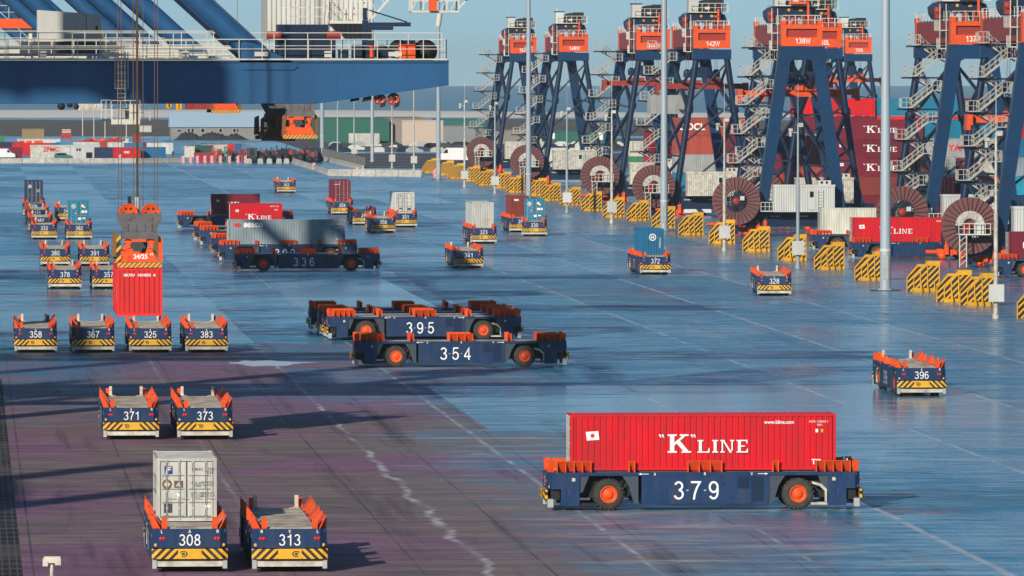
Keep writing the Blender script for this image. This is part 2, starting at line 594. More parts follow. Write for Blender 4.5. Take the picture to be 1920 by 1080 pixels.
def apron_material():
    t = NT("wet_apron_paving")
    M = t.M
    # paving bays: strips along the yard, cut across at uneven distances
    xi = 0.0
    for k, xk in enumerate((10.5, 20.9, 29.0, 41.5, 52.5, 62.0, 72.0, 84.0)):
        gt = M('GREATER_THAN', t.x, xk)
        xi = gt if k == 0 else M('ADD', xi, gt)
    yc = M('FLOOR', M('DIVIDE', M('ADD', t.y, M('MULTIPLY', xi, 37.0)), 59.0))
    bay = t.white(t.vec(xi, yc))
    big = t.noise(.012, 3, .55)
    mid = t.noise(.085, 5, .62, stretch=(1, .8, 1), dist=.6)
    fine = t.noise(.8, 8, .78, stretch=(.55, 1, 1))
    thin = t.noise(.50, 9, .74, stretch=(.30, 1, 1))
    grit = t.noise(9.0, 3, .6)
    # wetness 0..1
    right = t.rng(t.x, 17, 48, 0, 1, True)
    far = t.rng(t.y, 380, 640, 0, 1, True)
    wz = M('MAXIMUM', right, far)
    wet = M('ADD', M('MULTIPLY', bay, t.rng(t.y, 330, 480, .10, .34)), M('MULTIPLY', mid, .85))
    wet = M('ADD', wet, M('ADD', M('MULTIPLY', M('SUBTRACT', fine, .5), 1.25), M('MULTIPLY', M('SUBTRACT', thin, .5), 1.9)))
    wet = M('ADD', wet, M('MULTIPLY', M('SUBTRACT', wz, .5), .85))
    def inside(x0, x1, y0, y1):
        a = M('MULTIPLY', M('GREATER_THAN', t.x, x0), M('LESS_THAN', t.x, x1))
        return M('MULTIPLY', a, M('MULTIPLY', M('GREATER_THAN', t.y, y0), M('LESS_THAN', t.y, y1)))
    for x0, x1, y0, y1, k in ((29.0, 62, 427, 486, .46), (24.5, 41.5, 300, 427, .13), (41.5, 62, 250, 345, .12), (28.0, 39.5, 590, 720, .22), (39.5, 72, 600, 740, -.24),
                              (8, 29, 486, 560, -.12), (-5, 29, 560, 700, .10), (41.5, 62, 345, 368, -.2)):
        wet = M('ADD', wet, M('MULTIPLY', inside(x0, x1, y0, y1), k))
    wet = t.rng(wet, .25, 1.15, 0, 1)
    # dry colour: warm grey to purple grey
    pur = t.rng(t.noise(.030, 4, .6, dist=.4), .40, .62, 0, 1, True)
    dry = t.mix(pur, (.290, .225, .205), (.330, .165, .265))
    dry = t.mix(t.rng(thin, .40, .66, 0, .85), dry, (.085, .072, .090))
    wet_sky_tint = t.mix(mid, (.006, .195, .355), (.030, .250, .405))  # blue of the reflected sky put into the wet base colour
    c = t.mix(t.rng(wet, .12, .55, 0, 1), dry, wet_sky_tint)
    sky_sheen = M('MULTIPLY', M('MAXIMUM', inside(29.0, 41.5, 427, 486), M('MULTIPLY', inside(41.5, 62, 405, 486), .7)), t.rng(thin, .36, .60, .15, .75))
    sky_sheen = M('MAXIMUM', sky_sheen, M('MULTIPLY', inside(27.7, 39.5, 590, 720), t.rng(thin, .42, .60, 0, .6)))
    sky_sheen = M('MAXIMUM', sky_sheen, M('MULTIPLY', t.rng(t.x, 20, 30, 0, 1), M('MULTIPLY', inside(19, 41.5, 250, 427), t.rng(thin, .43, .60, 0, .62))))
    c = t.mix(sky_sheen, c, (.195, .350, .450))  # pale sheen of reflected horizon painted over these bays
    # tyre tracks and oil darken strips
    tr = t.rng(t.noise(.5, 4, .6, stretch=(1, .03, 1)), .56, .70, 0, .55)
    c = t.mix(tr, c, (.022, .020, .024))
    # joint grid
    def line(v, period, wd):
        f = M('FRACT', M('DIVIDE', v, period))
        return M('LESS_THAN', M('ABSOLUTE', M('SUBTRACT', f, .5)), wd / period)
    jl = M('MAXIMUM', line(t.x, 5.2, .05), line(t.y, 7.5, .10))
    c = t.mix(M('MULTIPLY', jl, M('MULTIPLY', t.rng(mid, .35, .6, .2, 1), .6)), c, (.018, .02, .024))
    gritc = t.rng(t.noise(3.5, 6, .8, stretch=(.5, 1, 1)), .35, .65, -.35, .35)
    c = t.mix(t.M('MAXIMUM', gritc, 0.0), c, (.012, .022, .035))
    oil = t.rng(t.noise(.055, 5, .7, stretch=(1, .6, 1), dist=1.0), .66, .74, 0, .75)
    c = t.mix(oil, c, (.016, .020, .026))
    # pale streaks along the main joints: grit, worn paint and painted-in water reflection
    wob = M('SUBTRACT', t.noise(.09, 5, .65), .5)
    wobf = M('SUBTRACT', t.noise(.7, 4, .7), .5)
    near = t.rng(t.y, 330, 470, 1, 0, True)
    lm = 0.0
    for k, (xk, wd, thr) in enumerate(((20.9, .060, .52), (27.7, .10, .50), (41.5, .16, .45), (52.5, .13, .47), (62.0, .15, .45), (72.0, .16, .48), (34.5, .05, .55), (12.5, .05, .56), (80.0, .08, .5))):
        off = M('ADD', M('MULTIPLY', wob, 1.5 if k == 0 else .5), M('MULTIPLY', wobf, .22 if k == 0 else .15))
        if k == 0:
            off = M('MULTIPLY', off, M('ADD', M('MULTIPLY', near, 1.4), .5))
        dx = M('ABSOLUTE', M('SUBTRACT', M('SUBTRACT', t.x, xk), off))
        wv = M('MULTIPLY', M('ADD', t.noise(.16, 4, .7), .25), wd * 1.5)
        if k == 0:
            wv = M('MULTIPLY', wv, M('ADD', M('MULTIPLY', near, 1.1), 1.0))
        a = M('MULTIPLY', M('MULTIPLY', t.rng(M('SUBTRACT', wv, dx), -.16 if k == 0 else -.09, .08, 0, 1), t.rng(thin, .30, .55, .35, 1)), t.rng(t.noise(.11, 5, .75), thr - .03, thr + .05, .22, 1))
        lm = a if k == 0 else M('MAXIMUM', lm, a)
    cross = 0.0
    for k, (yk, x0, x1) in enumerate(((484, 29, 48), (427.5, 24, 41), (597, 38, 120), (368, 42, 70), (346, 44, 120), (905, 2, 60), (1110, 5, 40))):
        a = M('LESS_THAN', M('ABSOLUTE', M('SUBTRACT', t.y, M('ADD', yk, M('MULTIPLY', wobf, 1.2)))), .35)
        a = M('MULTIPLY', a, M('MULTIPLY', M('GREATER_THAN', t.x, x0), M('LESS_THAN', t.x, x1)))
        a = M('MULTIPLY', a, t.rng(t.noise(.13, 4, .7), .45, .55, .1, .8))
        cross = a if k == 0 else M('MAXIMUM', cross, a)
    # scattered flecks: wet glints painted as pale colour
    glints = t.rng(t.noise(.34, 8, .75, stretch=(.35, 1.2, 1), dist=.5), .51, .62, 0, .60)
    glints = M('MULTIPLY', glints, t.rng(M('MULTIPLY', t.rng(t.x, 16, 30, 0, 1), t.noise(.02, 2)), .2, .45, .06, 1))
    st = M('MAXIMUM', M('MAXIMUM', lm, M('MULTIPLY', cross, .8)), glints)
    c = t.mix(M('MULTIPLY', st, .9), c, (.55, .58, .60))
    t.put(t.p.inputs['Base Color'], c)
    r = t.rng(wet, 0, 1, .62, .15)
    r = M('ADD', r, M('MULTIPLY', M('SUBTRACT', grit, .5), .10), clamp=True)
    r = M('ADD', r, M('MULTIPLY', st, .1), clamp=True)
    t.put(t.p.inputs['Roughness'], r)
    t.put(t.p.inputs['Specular IOR Level'], t.rng(wet, 0, 1, .03, .36))
    h = M('ADD', M('MULTIPLY', fine, .5), M('MULTIPLY', grit, .12))
    t.bump(h, .30, .02)
    return t.m


def far_drop(y):                      # the earth's curve beyond the terminal
    return 0.0 if y < 1800 else -((y - 1800) ** 2) / 1.274e7


def strip(name, ys, x0, x1, z, m, drop=far_drop):
    mb = MB()
    vs = []
    for y in ys:
        vs += [(x0, y, z + drop(y)), (x1, y, z + drop(y))]
    mb.add(vs, [(2 * i, 2 * i + 1, 2 * i + 3, 2 * i + 2) for i in range(len(ys) - 1)])
    return structure(name, mb, m)


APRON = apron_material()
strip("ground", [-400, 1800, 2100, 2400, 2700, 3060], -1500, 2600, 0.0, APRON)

t = NT("sea_water")
wv = t.noise(.02, 6, .65, stretch=(1, .35, 1))
caps = t.rng(t.noise(.011, 6, .72, stretch=(1, .22, 1), dist=.5), .64, .70, 0, .75)
t.put(t.p.inputs['Base Color'], t.mix(caps, t.mix(wv, (.085, .24, .335), (.16, .33, .42)), (.55, .60, .62)))
t.p.inputs['Roughness'].default_value = .45
t.p.inputs['Specular IOR Level'].default_value = .3
t.bump(wv, 1.0, 3.0)
SEA = t.m
strip("sea", [2900 + 400 * i for i in range(36)], -4000, 5000, -1.2, SEA, drop=lambda y: -(y ** 2) / 1.274e7 + .3)

t = NT("beach_sand")
t.put(t.p.inputs['Base Color'], t.mix(t.noise(.02, 5, .6, stretch=(1, .3, 1)), (.66, .61, .54), (.86, .79, .70)))
t.p.inputs['Roughness'].default_value = .9
SAND = t.m
mb = MB()                             # the sand bar narrows towards the right
pts = []
for i in range(41):
    x = -400 + i * 32
    n0 = 3150 + 18 * math.sin(i * .9)
    f0 = 3640 + 25 * math.sin(i * .5) - max(0, (x - 170)) * 1.9
    pts.append((x, n0, max(n0 + 25, f0)))
vs = []
for x, a, b in pts:
    m_ = (a + b) / 2
    for y, z in ((a, -.9), (a + 12, .3), (m_, 1.0), (b - 10, .2), (b, -1.6)):
        vs.append((x, y, z + far_drop(y) - .3))
mb.add(vs, [(5 * i + j, 5 * i + 5 + j, 5 * i + 6 + j, 5 * i + 1 + j) for i in range(40) for j in range(4)], smooth=True)
structure("beach", mb, SAND)

t = NT("dune_grass")
t.put(t.p.inputs['Base Color'], t.mix(t.noise(.05, 6, .65, stretch=(1, .3, 1)), (.055, .045, .030), (.135, .110, .075)))
t.p.inputs['Roughness'].default_value = .95
mb = MB()
N = 80
vs = []
for i in range(N + 1):
    x = -500 + 1500 * i / N
    hgt = 1.6 + .8 * math.sin(i * .7) + .6 * math.sin(i * 1.9)
    for y, k in ((2230, 0), (2380, .7), (2560, 1), (2760, .5), (2900, -.2)):
        vs.append((x, y, .05 + hgt * k + far_drop(y)))
mb.add(vs, [(5 * i + j, 5 * i + 5 + j, 5 * i + 6 + j, 5 * i + 1 + j) for i in range(N) for j in range(4)], smooth=True)
structure("dunes", mb, t.m)

# rail yard and car park beyond the apron: rows of ballast and paving
t = NT("rail_yard_ballast")
rowf = t.M('FRACT', t.M('DIVIDE', t.M('ADD', t.y, t.M('MULTIPLY', t.noise(.02, 2), 9.0)), 26.0))
rows = t.rng(rowf, .40, .46, 0, 1)
gr = t.noise(.35, 5, .7, stretch=(1, .25, 1))
c = t.mix(rows, t.mix(gr, (.020, .020, .022), (.060, .050, .045)), t.mix(gr, (.10, .085, .080), (.20, .175, .165)))
c = t.mix(t.rng(t.noise(.9, 3, .7, stretch=(1, .12, 1)), .66, .70, 0, .8), c, (.5, .48, .45))
t.put(t.p.inputs['Base Color'], c)
t.put(t.p.inputs['Roughness'], t.mix(rows, (.9, .9, .9), (.5, .5, .5)))
t.p.inputs['Specular IOR Level'].default_value = .15
mb = MB()
a, b = G(600, 290), G(1260, 290)
mb.add([(78, 1530, .004), (260, 1530, .004), (300, 2150, .004 + far_drop(2150)), (84, 2150, .004 + far_drop(2150))], [(0, 1, 2, 3)])
structure("rail_yard", mb, t.m)

# crane rail trench on the left edge: dark steel grating
t = NT("trench_grating")
def ln(v, p, wd):
    f = t.M('FRACT', t.M('DIVIDE', v, p))
    return t.M('LESS_THAN', t.M('ABSOLUTE', t.M('SUBTRACT', f, .5)), wd / p)
gm = t.M('MAXIMUM', ln(t.x, .30, .03), ln(t.y, 3.0, .25))
dirt_ = t.noise(.12, 5, .65)
c = t.mix(t.rng(dirt_, .45, .6, 0, 1), (.022, .020, .022), (.085, .075, .070))
t.put(t.p.inputs['Base Color'], t.mix(t.M('MULTIPLY', gm, .6), c, (.16, .14, .13)))
t.p.inputs['Roughness'].default_value = .7
t.p.inputs['Specular IOR Level'].default_value = .15
mb = MB(); mb.add([(-3.2, 250, .004), (2.15, 250, .004), (2.15, 500, .004), (-3.2, 500, .004)], [(0, 1, 2, 3)])
structure("rail_trench", mb, t.m)

# pale pool on the apron, its white look put into the base colour
t = NT("pale_pool")
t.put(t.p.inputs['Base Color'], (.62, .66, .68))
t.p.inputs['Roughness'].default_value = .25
pa, pb = G(428, 681), G(574, 681)
mb = MB()
cx, cy = (pa.x + pb.x) / 2, pa.y
vs = []
for i in range(40):
    a = 2 * math.pi * i / 40
    k = 1 + .16 * math.sin(3 * a + .6) + .14 * math.sin(5 * a) + .10 * math.sin(9 * a + 1) + rnd.uniform(-.10, .10)
    vs.append((cx + (pb.x - pa.x) / 2 * math.cos(a) * (k if math.cos(a) > 0 else 1), cy + (5.0 * math.sin(a) * k if abs(math.cos(a)) < .6 else 2.6 * math.sin(a) * k), .005))
mb.add(vs, [tuple(range(40))])
structure("puddle", mb, t.m)

# ------------------------------------------------------------------ automated carriers
ZD = 1.77


def make_carrier():
    root = thing("container_carrier", "", "container carrier")
    b = MB()
    b.box(-1.46, 1.46, -2.85, 3.0, .28, 1.60, 0)                      # machinery box
    b.box(-1.49, 1.49, -2.2, 2.2, .30, .98, 0)                        # lower plating proud of it
    b.box(-1.48, 1.48, -7.05, 7.05, 1.60, 1.745, 0)                   # deck frame
    b.box(-.80, .80, -7.0, 7.0, .55, 1.595, 1)                        # spine
    for s in (-1, 1):
        nose = [(-1.5, s * 6.55), (1.5, s * 6.55), (1.5, s * 6.95), (1.22, s * 7.18), (-1.22, s * 7.18), (-1.5, s * 6.95)]
        b.prism(nose, 'z', .99, 1.75, 0)
        for x in (-1, 1):
            b.box(min(x * .95, x * 1.5), max(x * .95, x * 1.5), min(s * 5.70, s * 6.548), max(s * 5.70, s * 6.548), .22, 1.597, 0)
            # wheel-arch gussets
            b.prism([(s * 5.70, 1.598), (s * 5.25, 1.598), (s * 5.55, .85), (s * 5.70, .80)], 'x', x * .9, x * 1.40, 2)
            b.prism([(s * 3.0, 1.598), (s * 3.75, 1.598), (s * 3.45, 1.15), (s * 3.2, .35), (s * 3.0, .30)], 'x', x * .9, x * 1.42, 2)
            b.box(min(x * .7, x * 1.35), max(x * .7, x * 1.35), min(s * 4.9, s * 5.69), max(s * 4.9, s * 5.69), .24, .34, 1 if s < 0 else 4)
            if s > 0:                                                  # cream mudguard and step
                b.prism([(5.00, 1.30), (5.40, 1.20), (5.66, .95), (5.66, .36), (5.60, .36), (5.58, .85), (5.35, 1.08), (5.00, 1.20)], 'x', x * 1.0, x * 1.44, 4)
            for k in range(3):                                         # hoses and valve blocks in the wheel bay
                b.tube((x * 1.0, s * (3.05 + .25 * k), 1.5), (x * 1.1, s * (3.5 + .3 * k), .6 + .2 * k), .035, 5, 1)
            b.box(min(x * 1.49, x * 1.504), max(x * 1.49, x * 1.504), min(s * 5.9, s * 6.05), max(s * 5.9, s * 6.05), 1.35, 1.5, 4)
            b.box(min(x * 1.49, x * 1.503), max(x * 1.49, x * 1.503), min(s * 6.15, s * 6.2), max(s * 6.15, s * 6.2), .7, 1.0, 2)
        b.tube((-1.15, s * 4.35, .73), (1.15, s * 4.35, .73), .16, 8, 1)
        b.box(-1.3, 1.3, min(s * 6.6, s * 7.0), max(s * 6.6, s * 7.0), .50, .985, 1)
    for x in (-1, 1):                                                  # access panels, hatch frames
        b.box(min(x * 1.49, x * 1.497), max(x * 1.49, x * 1.497), 2.24, 2.75, .36, 1.45, 1) if False else None
        for y0 in (-1.7, -.6, .5):
            b.box(min(x * 1.488, x * 1.496), max(x * 1.488, x * 1.496), y0, y0 + .03, .32, .96, 1)
        b.box(min(x * 1.455, x * 1.466), max(x * 1.455, x * 1.466), 1.55, 2.10, 1.0, 1.55, 3)
        b.box(min(x * 1.455, x * 1.466), max(x * 1.455, x * 1.466), 2.16, 2.75, .40, 1.55, 3)
        b.ring((x * 1.462, .9, 1.22), 'x', [(.0, 0), (.06, 0)], 10, 1, False)
    b.build("chassis", [NAVY, DARK, GREYP, CRANE_N, CREAM], root)
    d = MB()
    d.box(-1.05, 1.05, -6.95, 6.95, 1.75, 1.775, 0)
    for k in range(-6, 7):
        d.box(-1.02, 1.02, k * 1.08 - .03, k * 1.08 + .03, 1.776, 1.787, 0)
    for s in (-1, 1):
        for x in (-1, 1):
            d.box(min(x * .55, x * .95), max(x * .55, x * .95), min(s * 6.55, s * 6.9), max(s * 6.55, s * 6.9), 1.788, 1.81, 1)
    d.build("deck", [DECK, CREAM], root)
    def guide(x, y0, y1, ribs):
        g = MB()
        g.prism([(x * 1.06, 1.76), (x * 1.11, 1.76), (x * 1.47, 2.24), (x * 1.42, 2.24)], 'y', y0, y1, 0)
        n = ribs
        for i in range(n):
            y = y0 + (y1 - y0 - .05) * i / max(1, n - 1)
            g.prism([(x * 1.115, 1.752), (x * 1.49, 1.752), (x * 1.49, 2.235), (x * 1.474, 2.235)], 'y', y, y + .05, 0)
        g.box(min(x * 1.44, x * 1.494), max(x * 1.44, x * 1.494), y0, y1, 2.242, 2.27, 0)
        g.build("guide_rail", ORANGE, root)
    for x in (-1, 1):
        guide(x, -6.75, -5.15, 5)
        guide(x, -.75, .85, 4)
        guide(x, 5.15, 6.75, 5)
        guide(x, -3.45, -3.15, 2)
        guide(x, 3.15, 3.45, 2)
        for s in (-1, 1):
            g = MB()
            g.prism([(s * 6.80, 1.76), (s * 7.12, 1.76), (s * 7.17, 2.20), (s * 7.08, 2.22)], 'x', x * .90, x * 1.12, 0)
            g.prism([(x * 1.18, 1.76), (x * 1.22, 1.76), (x * 1.49, 2.30), (x * 1.45, 2.30)], 'y', s * 6.82, s * 7.12, 0)
            g.build("corner_guide", ORANGE, root)
    for x in (-1, 1):
        g = MB(); g.box(min(x * .78, x * .94), max(x * .78, x * .94), 6.62, 6.68, 1.79, 2.34, 0)
        g.box(min(x * .70, x * .98), max(x * .70, x * .98), 6.5, 6.75, 1.815, 1.85, 0)
        g.build("deck_post", CREAM, root)
    for s in (-1, 1):
        for x in (-1, 1):
            wh = MB()
            n, r = 22, .73
            prof = [(.40, .0), (.60, -.02), (.68, .02), (.70, .10), (.70, .44), (.68, .52), (.60, .56), (.40, .54)]
            wh.ring((0, -0, 0), 'x', [(a, (o - .27)) for a, o in prof], 28, 0)
            for i in range(n):                                         # tread lugs
                t0 = 2 * math.pi * i / n
                for q, dt in ((-.24, 0), (.02, math.pi / n)):
                    pts_ = []
                    for rr in (.675, .735):
                        for tt in (t0 + dt - .075, t0 + dt + .075):
                            pts_ += [(q, rr * math.cos(tt), rr * math.sin(tt)), (q + .22, rr * math.cos(tt), rr * math.sin(tt))]
                    wh.add(pts_, [(0, 1, 3, 2), (4, 6, 7, 5), (0, 4, 5, 1), (2, 3, 7, 6), (0, 2, 6, 4), (1, 5, 7, 3)], 0)
            wo = wh.build("wheel", TYRE, root, (x * 1.13, s * 4.35, .735))
            rm = MB()
            ox = x
            pr = [(.415, .20), (.40, .26), (.34, .255), (.33, .20), (.20, .19), (.19, .24), (.15, .26), (.0, .262)]
            rm.ring((0, 0, 0), 'x', [(a, ox * o) for a, o in pr], 24, 0)
            for i in range(10):
                a = 2 * math.pi * i / 10
                rm.box(min(ox * .19, ox * .215), max(ox * .19, ox * .215), .265 * math.cos(a) - .016, .265 * math.cos(a) + .016, .265 * math.sin(a) - .016, .265 * math.sin(a) + .016, 0)
            rm.build("rim", ORANGE, wo)
        bp = MB()
        bp.prism([(-1.52, s * .06 - .12 * s), (1.52, s * .06 - .12 * s), (1.52, s * .05), (1.30, s * .13), (-1.30, s * .13), (-1.52, s * .05)], 'z', -.20, .20, 0)
        bo = bp.build("bumper", HAZ_BUMP, root, (0, s * 7.22, .76))
        em = MB()
        for r0, r1, a0, a1 in ((.13, .085, .5, 5.2), (.055, .0, 0, 6.29)):
            for i in range(14):
                u0, u1 = a0 + (a1 - a0) * i / 14, a0 + (a1 - a0) * (i + 1) / 14
                q = [(.26 + 1.35 * r * math.cos(u), .95 * r * math.sin(u)) for r, u in ((r0, u0), (r0, u1), (r1, u1), (r1, u0))]
                em.add([(s * -1 * a * -1 * (1 if s < 0 else -1), 0, c_) for a, c_ in q], [(0, 1, 2, 3)])
        em.build("emblem", STEELD, bo, (0, s * .134, 0))
        fr = MB()
        fr.box(-1.32, 1.32, min(s * 6.95, s * 7.10), max(s * 6.95, s * 7.10), .24, .46, 0)
        fr.prism([(s * 7.0, .46), (s * 7.10, .46), (s * 7.02, .54), (s * 6.98, .54)], 'x', -1.3, 1.3, 0)
        for x in (-1, 1):
            fr.box(min(x * 1.325, x * 1.5), max(x * 1.325, x * 1.5), min(s * 6.9, s * 7.16), max(s * 6.9, s * 7.16), .16, .545, 1)
        fr.build("lower_frame", [CREAM, GALV], root)
        for x in (-1, 1):
            for nm, px_, pz, r, mm in (("tail_lamp", 1.16, 1.37, .055, LAMPR), ("tail_lamp", 1.04, 1.37, .055, LAMPR), ("marker_lamp", 1.36, 1.10, .06, LAMPO)):
                y = s * (7.19 if px_ < 1.22 else 7.07)
                lm_ = MB(); lm_.ring((0, 0, 0), 'y', [(r * 1.25, 0), (r, s * .03), (0, s * .04)], 10, 0)
                lm_.build(nm, mm, root, (x * px_, y, pz))
        e = MB()                                                       # letters on the end
    for s, mid, lf, rt in ((-1, "A", "L", "R"), (1, "V", "R", "L")):
        rz = 0 if s < 0 else math.pi
        put('lettering', stroke_mesh(mid, .13, WHITE, .17), root, (0, s * 7.186, 1.655), rz)
        for xx, ch in ((-1.12, lf), (1.12, rt)):
            put('lettering', stroke_mesh(ch, .13, WHITE, .17), root, (xx if s < 0 else -xx, s * 7.186, 1.655), rz)
    for x in (-1, 1):
        rz = math.pi / 2 if x > 0 else -math.pi / 2
        for yy, ch in ((-2.25, "A"), (.05, "R" if x > 0 else "L"), (2.2, "V")):
            put('lettering', stroke_mesh(ch, .13, WHITE, .17), root, (x * 1.484, yy, 1.672), rz)
        for yy, dr in ((-2.75, -1), (2.7, 1)):
            d_ = dr * (1 if x > 0 else -1)
            me = poly_mesh("arrow%d" % d_, [R4(-.22, .16, -.014, .014) if d_ > 0 else R4(-.16, .22, -.014, .014), [(d_ * .12, -.055), (d_ * .25, 0), (d_ * .12, .055)]], WHITE)
            put("arrow", me, root, (x * 1.484, yy, 1.672), rz)
    return root


PROTO = make_carrier()
index_kids(PROTO)
first = [True]


def carrier(no, x, y, rz, label, end_h=.43):
    if first[0]:
        o = PROTO; first[0] = False
    else:
        o = copy_tree(PROTO)
    o.location = (x, y, 0); o.rotation_euler = (0, 0, rz)
    tag(o, label, "container carrier", "automated container carriers on the apron")
    if no:
        for s in (-1, 1):
            put("fleet_number", stroke_mesh(no, .46, WHITE), o, (0, s * 7.187, 1.31), 0 if s < 0 else math.pi)
        for s in (-1, 1):
            k = 1 if s > 0 else -1
            for i, ch in enumerate(no):
                put("fleet_number", stroke_mesh(ch, .84, WHITE, .11), o, (s * 1.50, (i - 1) * .80 * k - .35, .92), math.pi / 2 * k)
            for i in (-.5, .5):
                put("handle", poly_mesh("handle", [R4(-.05, .05, -.03, .03)], GALV), o, (s * 1.499, i * .80 * k - .35, .92), math.pi / 2 * k)
    return o

# ------------------------------------------------------------------ containers
PAINT = {}
def paint(key, rgb, dirt=None, rough=.42):
    if key not in PAINT:
        PAINT[key] = mat("container_paint_" + key, rgb, rough, var=.7, scale=.9, dirt=dirt or tuple(c * .5 + .015 for c in rgb), stretch=(1.2, 1.2, .35), rust=.55)
    return PAINT[key]


RGB = dict(red=(.66, .007, .016), maroon=(.20, .013, .030), grey=(.24, .30, .33), white=(.60, .60, .55), teal=(.010, .21, .34),
           blue=(.010, .145, .30), navy=(.015, .035, .085), cream=(.62, .60, .50), brown=(.24, .042, .032), orange=(.55, .13, .05),
           brick=(.42, .070, .045), green=(.05, .26, .12), lightgrey=(.38, .39, .38), hot=(.74, .022, .020), darkgreen=(.02, .10, .06), silver=(.50, .50, .47), sky=(.02, .30, .46))
_sh = {}


def shell_mesh(L, Hh, c):
    k = (L, Hh, c)
    if k in _sh:
        return _sh[k]
    b = MB()
    y0, y1 = -L / 2, L / 2
    W = 1.219
    n = round((L - .34) / .278)
    p = (L - .34) / n
    # side walls
    ys, dd = [], []
    for i in range(n):
        a = y0 + .17 + i * p
        for f, d in ((0, 0), (.27, 0), (.40, 1), (.78, 1), (.92, 0)):
            ys.append(a + f * p); dd.append(d)
    ys.append(y1 - .17); dd.append(0)
    for s in (-1, 1):
        vs = []
        for y, d in zip(ys, dd):
            x = s * (W - .012 - .045 * d)
            vs += [(x, y, .15), (x, y, Hh - .11)]
        b.add(vs, [(2 * i, 2 * i + 2, 2 * i + 3, 2 * i + 1) for i in range(len(ys) - 1)])
        b.box(min(s * W, s * (W - .07)), max(s * W, s * (W - .07)), y0 + .14, y1 - .14, .03, .15)
        b.box(min(s * W, s * (W - .06)), max(s * W, s * (W - .06)), y0 + .14, y1 - .14, Hh - .11, Hh - .02)
        for yy in (y0, y1):
            b.box(min(s * W, s * (W - .14)), max(s * W, s * (W - .14)), min(yy, yy - math.copysign(.14, yy)), max(yy, yy - math.copysign(.14, yy)), .12, Hh - .12)
            for z0 in (0, Hh - .118):
                b.box(min(s * (W + .004), s * (W - .165)), max(s * (W + .004), s * (W - .165)), min(yy + math.copysign(.004, yy), yy - math.copysign(.178, yy)), max(yy + math.copysign(.004, yy), yy - math.copysign(.178, yy)), z0, z0 + .118)
    # roof
    vs = []
    for y, d in zip(ys, dd):
        z = Hh - .03 - .03 * d
        vs += [(-W + .06, y, z), (W - .06, y, z)]
    b.add(vs, [(2 * i, 2 * i + 1, 2 * i + 3, 2 * i + 2) for i in range(len(ys) - 1)])
    for yy in (y0, y1):
        b.box(-W + .14, W - .14, min(yy, yy - math.copysign(.17, yy)), max(yy, yy - math.copysign(.17, yy)), Hh - .13, Hh - .015)
        b.box(-W + .14, W - .14, min(yy, yy - math.copysign(.14, yy)), max(yy, yy - math.copysign(.14, yy)), .02, .16)
    b.box(-W + .07, W - .07, y0 + .14, y1 - .14, .12, .15)
    # blank corrugated end at +y
    vs = []
    m_ = 8
    q = (2 * W - .28) / m_
    xs = []
    for i in range(m_):
        a = -W + .14 + i * q
        for f, d in ((0, 0), (.16, 1), (.80, 1), (.95, 0)):
            xs.append((a + f * q, d))
    xs.append((W - .14, 0))
    for x, d in xs:
        y = y1 - .015 - .05 * (1 - d)
        vs += [(x, y, .16), (x, y, Hh - .13)]
    b.add(vs, [(2 * i, 2 * i + 2, 2 * i + 3, 2 * i + 1) for i in range(len(xs) - 1)])
    _sh[k] = b.mesh("shell", [paint(c, RGB[c])])
    return _sh[k]


_dr = {}
def door_meshes(Hh, c):
    if (Hh, c) in _dr:
        return _dr[(Hh, c)]
    out = []
    for s in (-1, 1):
        b = MB()
        b.box(min(s * .012, s * 1.075), max(s * .012, s * 1.075), 0, .05, .165, Hh - .135)
        for k in range(4):                                             # pressed panels
            z0 = .22 + k * (Hh - .40) / 4
            b.box(min(s * .10, s * .98), max(s * .10, s * .98), -.014, .0, z0 + .03, z0 + (Hh - .40) / 4 - .06)
            b.box(min(s * .08, s * 1.0), max(s * .08, s * 1.0), -.010, -.0005, z0 - .012, z0 + .012, 1)
        b.box(min(s * .0, s * .030), max(s * .0, s * .030), -.006, .02, .17, Hh - .14, 1)
        b.box(min(s * 1.050, s * 1.074), max(s * 1.050, s * 1.074), -.006, -.001, .17, Hh - .14, 1)
        b.box(min(s * .031, s * 1.049), max(s * .031, s * 1.049), -.006, -.001, Hh - .160, Hh - .138, 1)
        b.box(min(s * .031, s * 1.049), max(s * .031, s * 1.049), -.006, -.001, .168, .190, 1)
        out.append(b.mesh("door", [paint(c, RGB[c]), STEELD]))
    b = MB()
    b.tube((0, -.045, .10), (0, -.045, Hh - .07), .022, 6)
    for z in (.14, .55, 1.25, 1.95, Hh - .13):
        b.box(-.05, .05, -.05, 0.0, z - .035, z + .035)
    b.tube((0, -.06, .95), (.36, -.06, .93), .016, 5)
    b.box(-.045, -.026, -.030, .0, .2, Hh - .2, 1)  # dark strip beside the bar, its shade line painted in
    bar = b.mesh("locking_bar", [GALV, STEELD])
    _dr[(Hh, c)] = (out, bar)
    return _dr[(Hh, c)]


def container(L, c, loc, rz, label, Hh=2.591, doors=True, group="shipping containers"):
    o = thing("shipping_container", label, "container", loc, rz, group)
    put("shell", shell_mesh(L, Hh, c), o)
    if doors:
        ds, bar = door_meshes(Hh, c)
        for d in ds:
            put("door", d, o, (0, -L / 2 + .03, 0))
        for x in (-.80, -.28, .28, .80):
            put("locking_bar", bar, o, (x, -L / 2 + .03, 0), 0)
    else:
        put("end_panel", plain_end(Hh, c), o, (0, -L / 2 + .02, 0))
    o['L'] = L
    return o


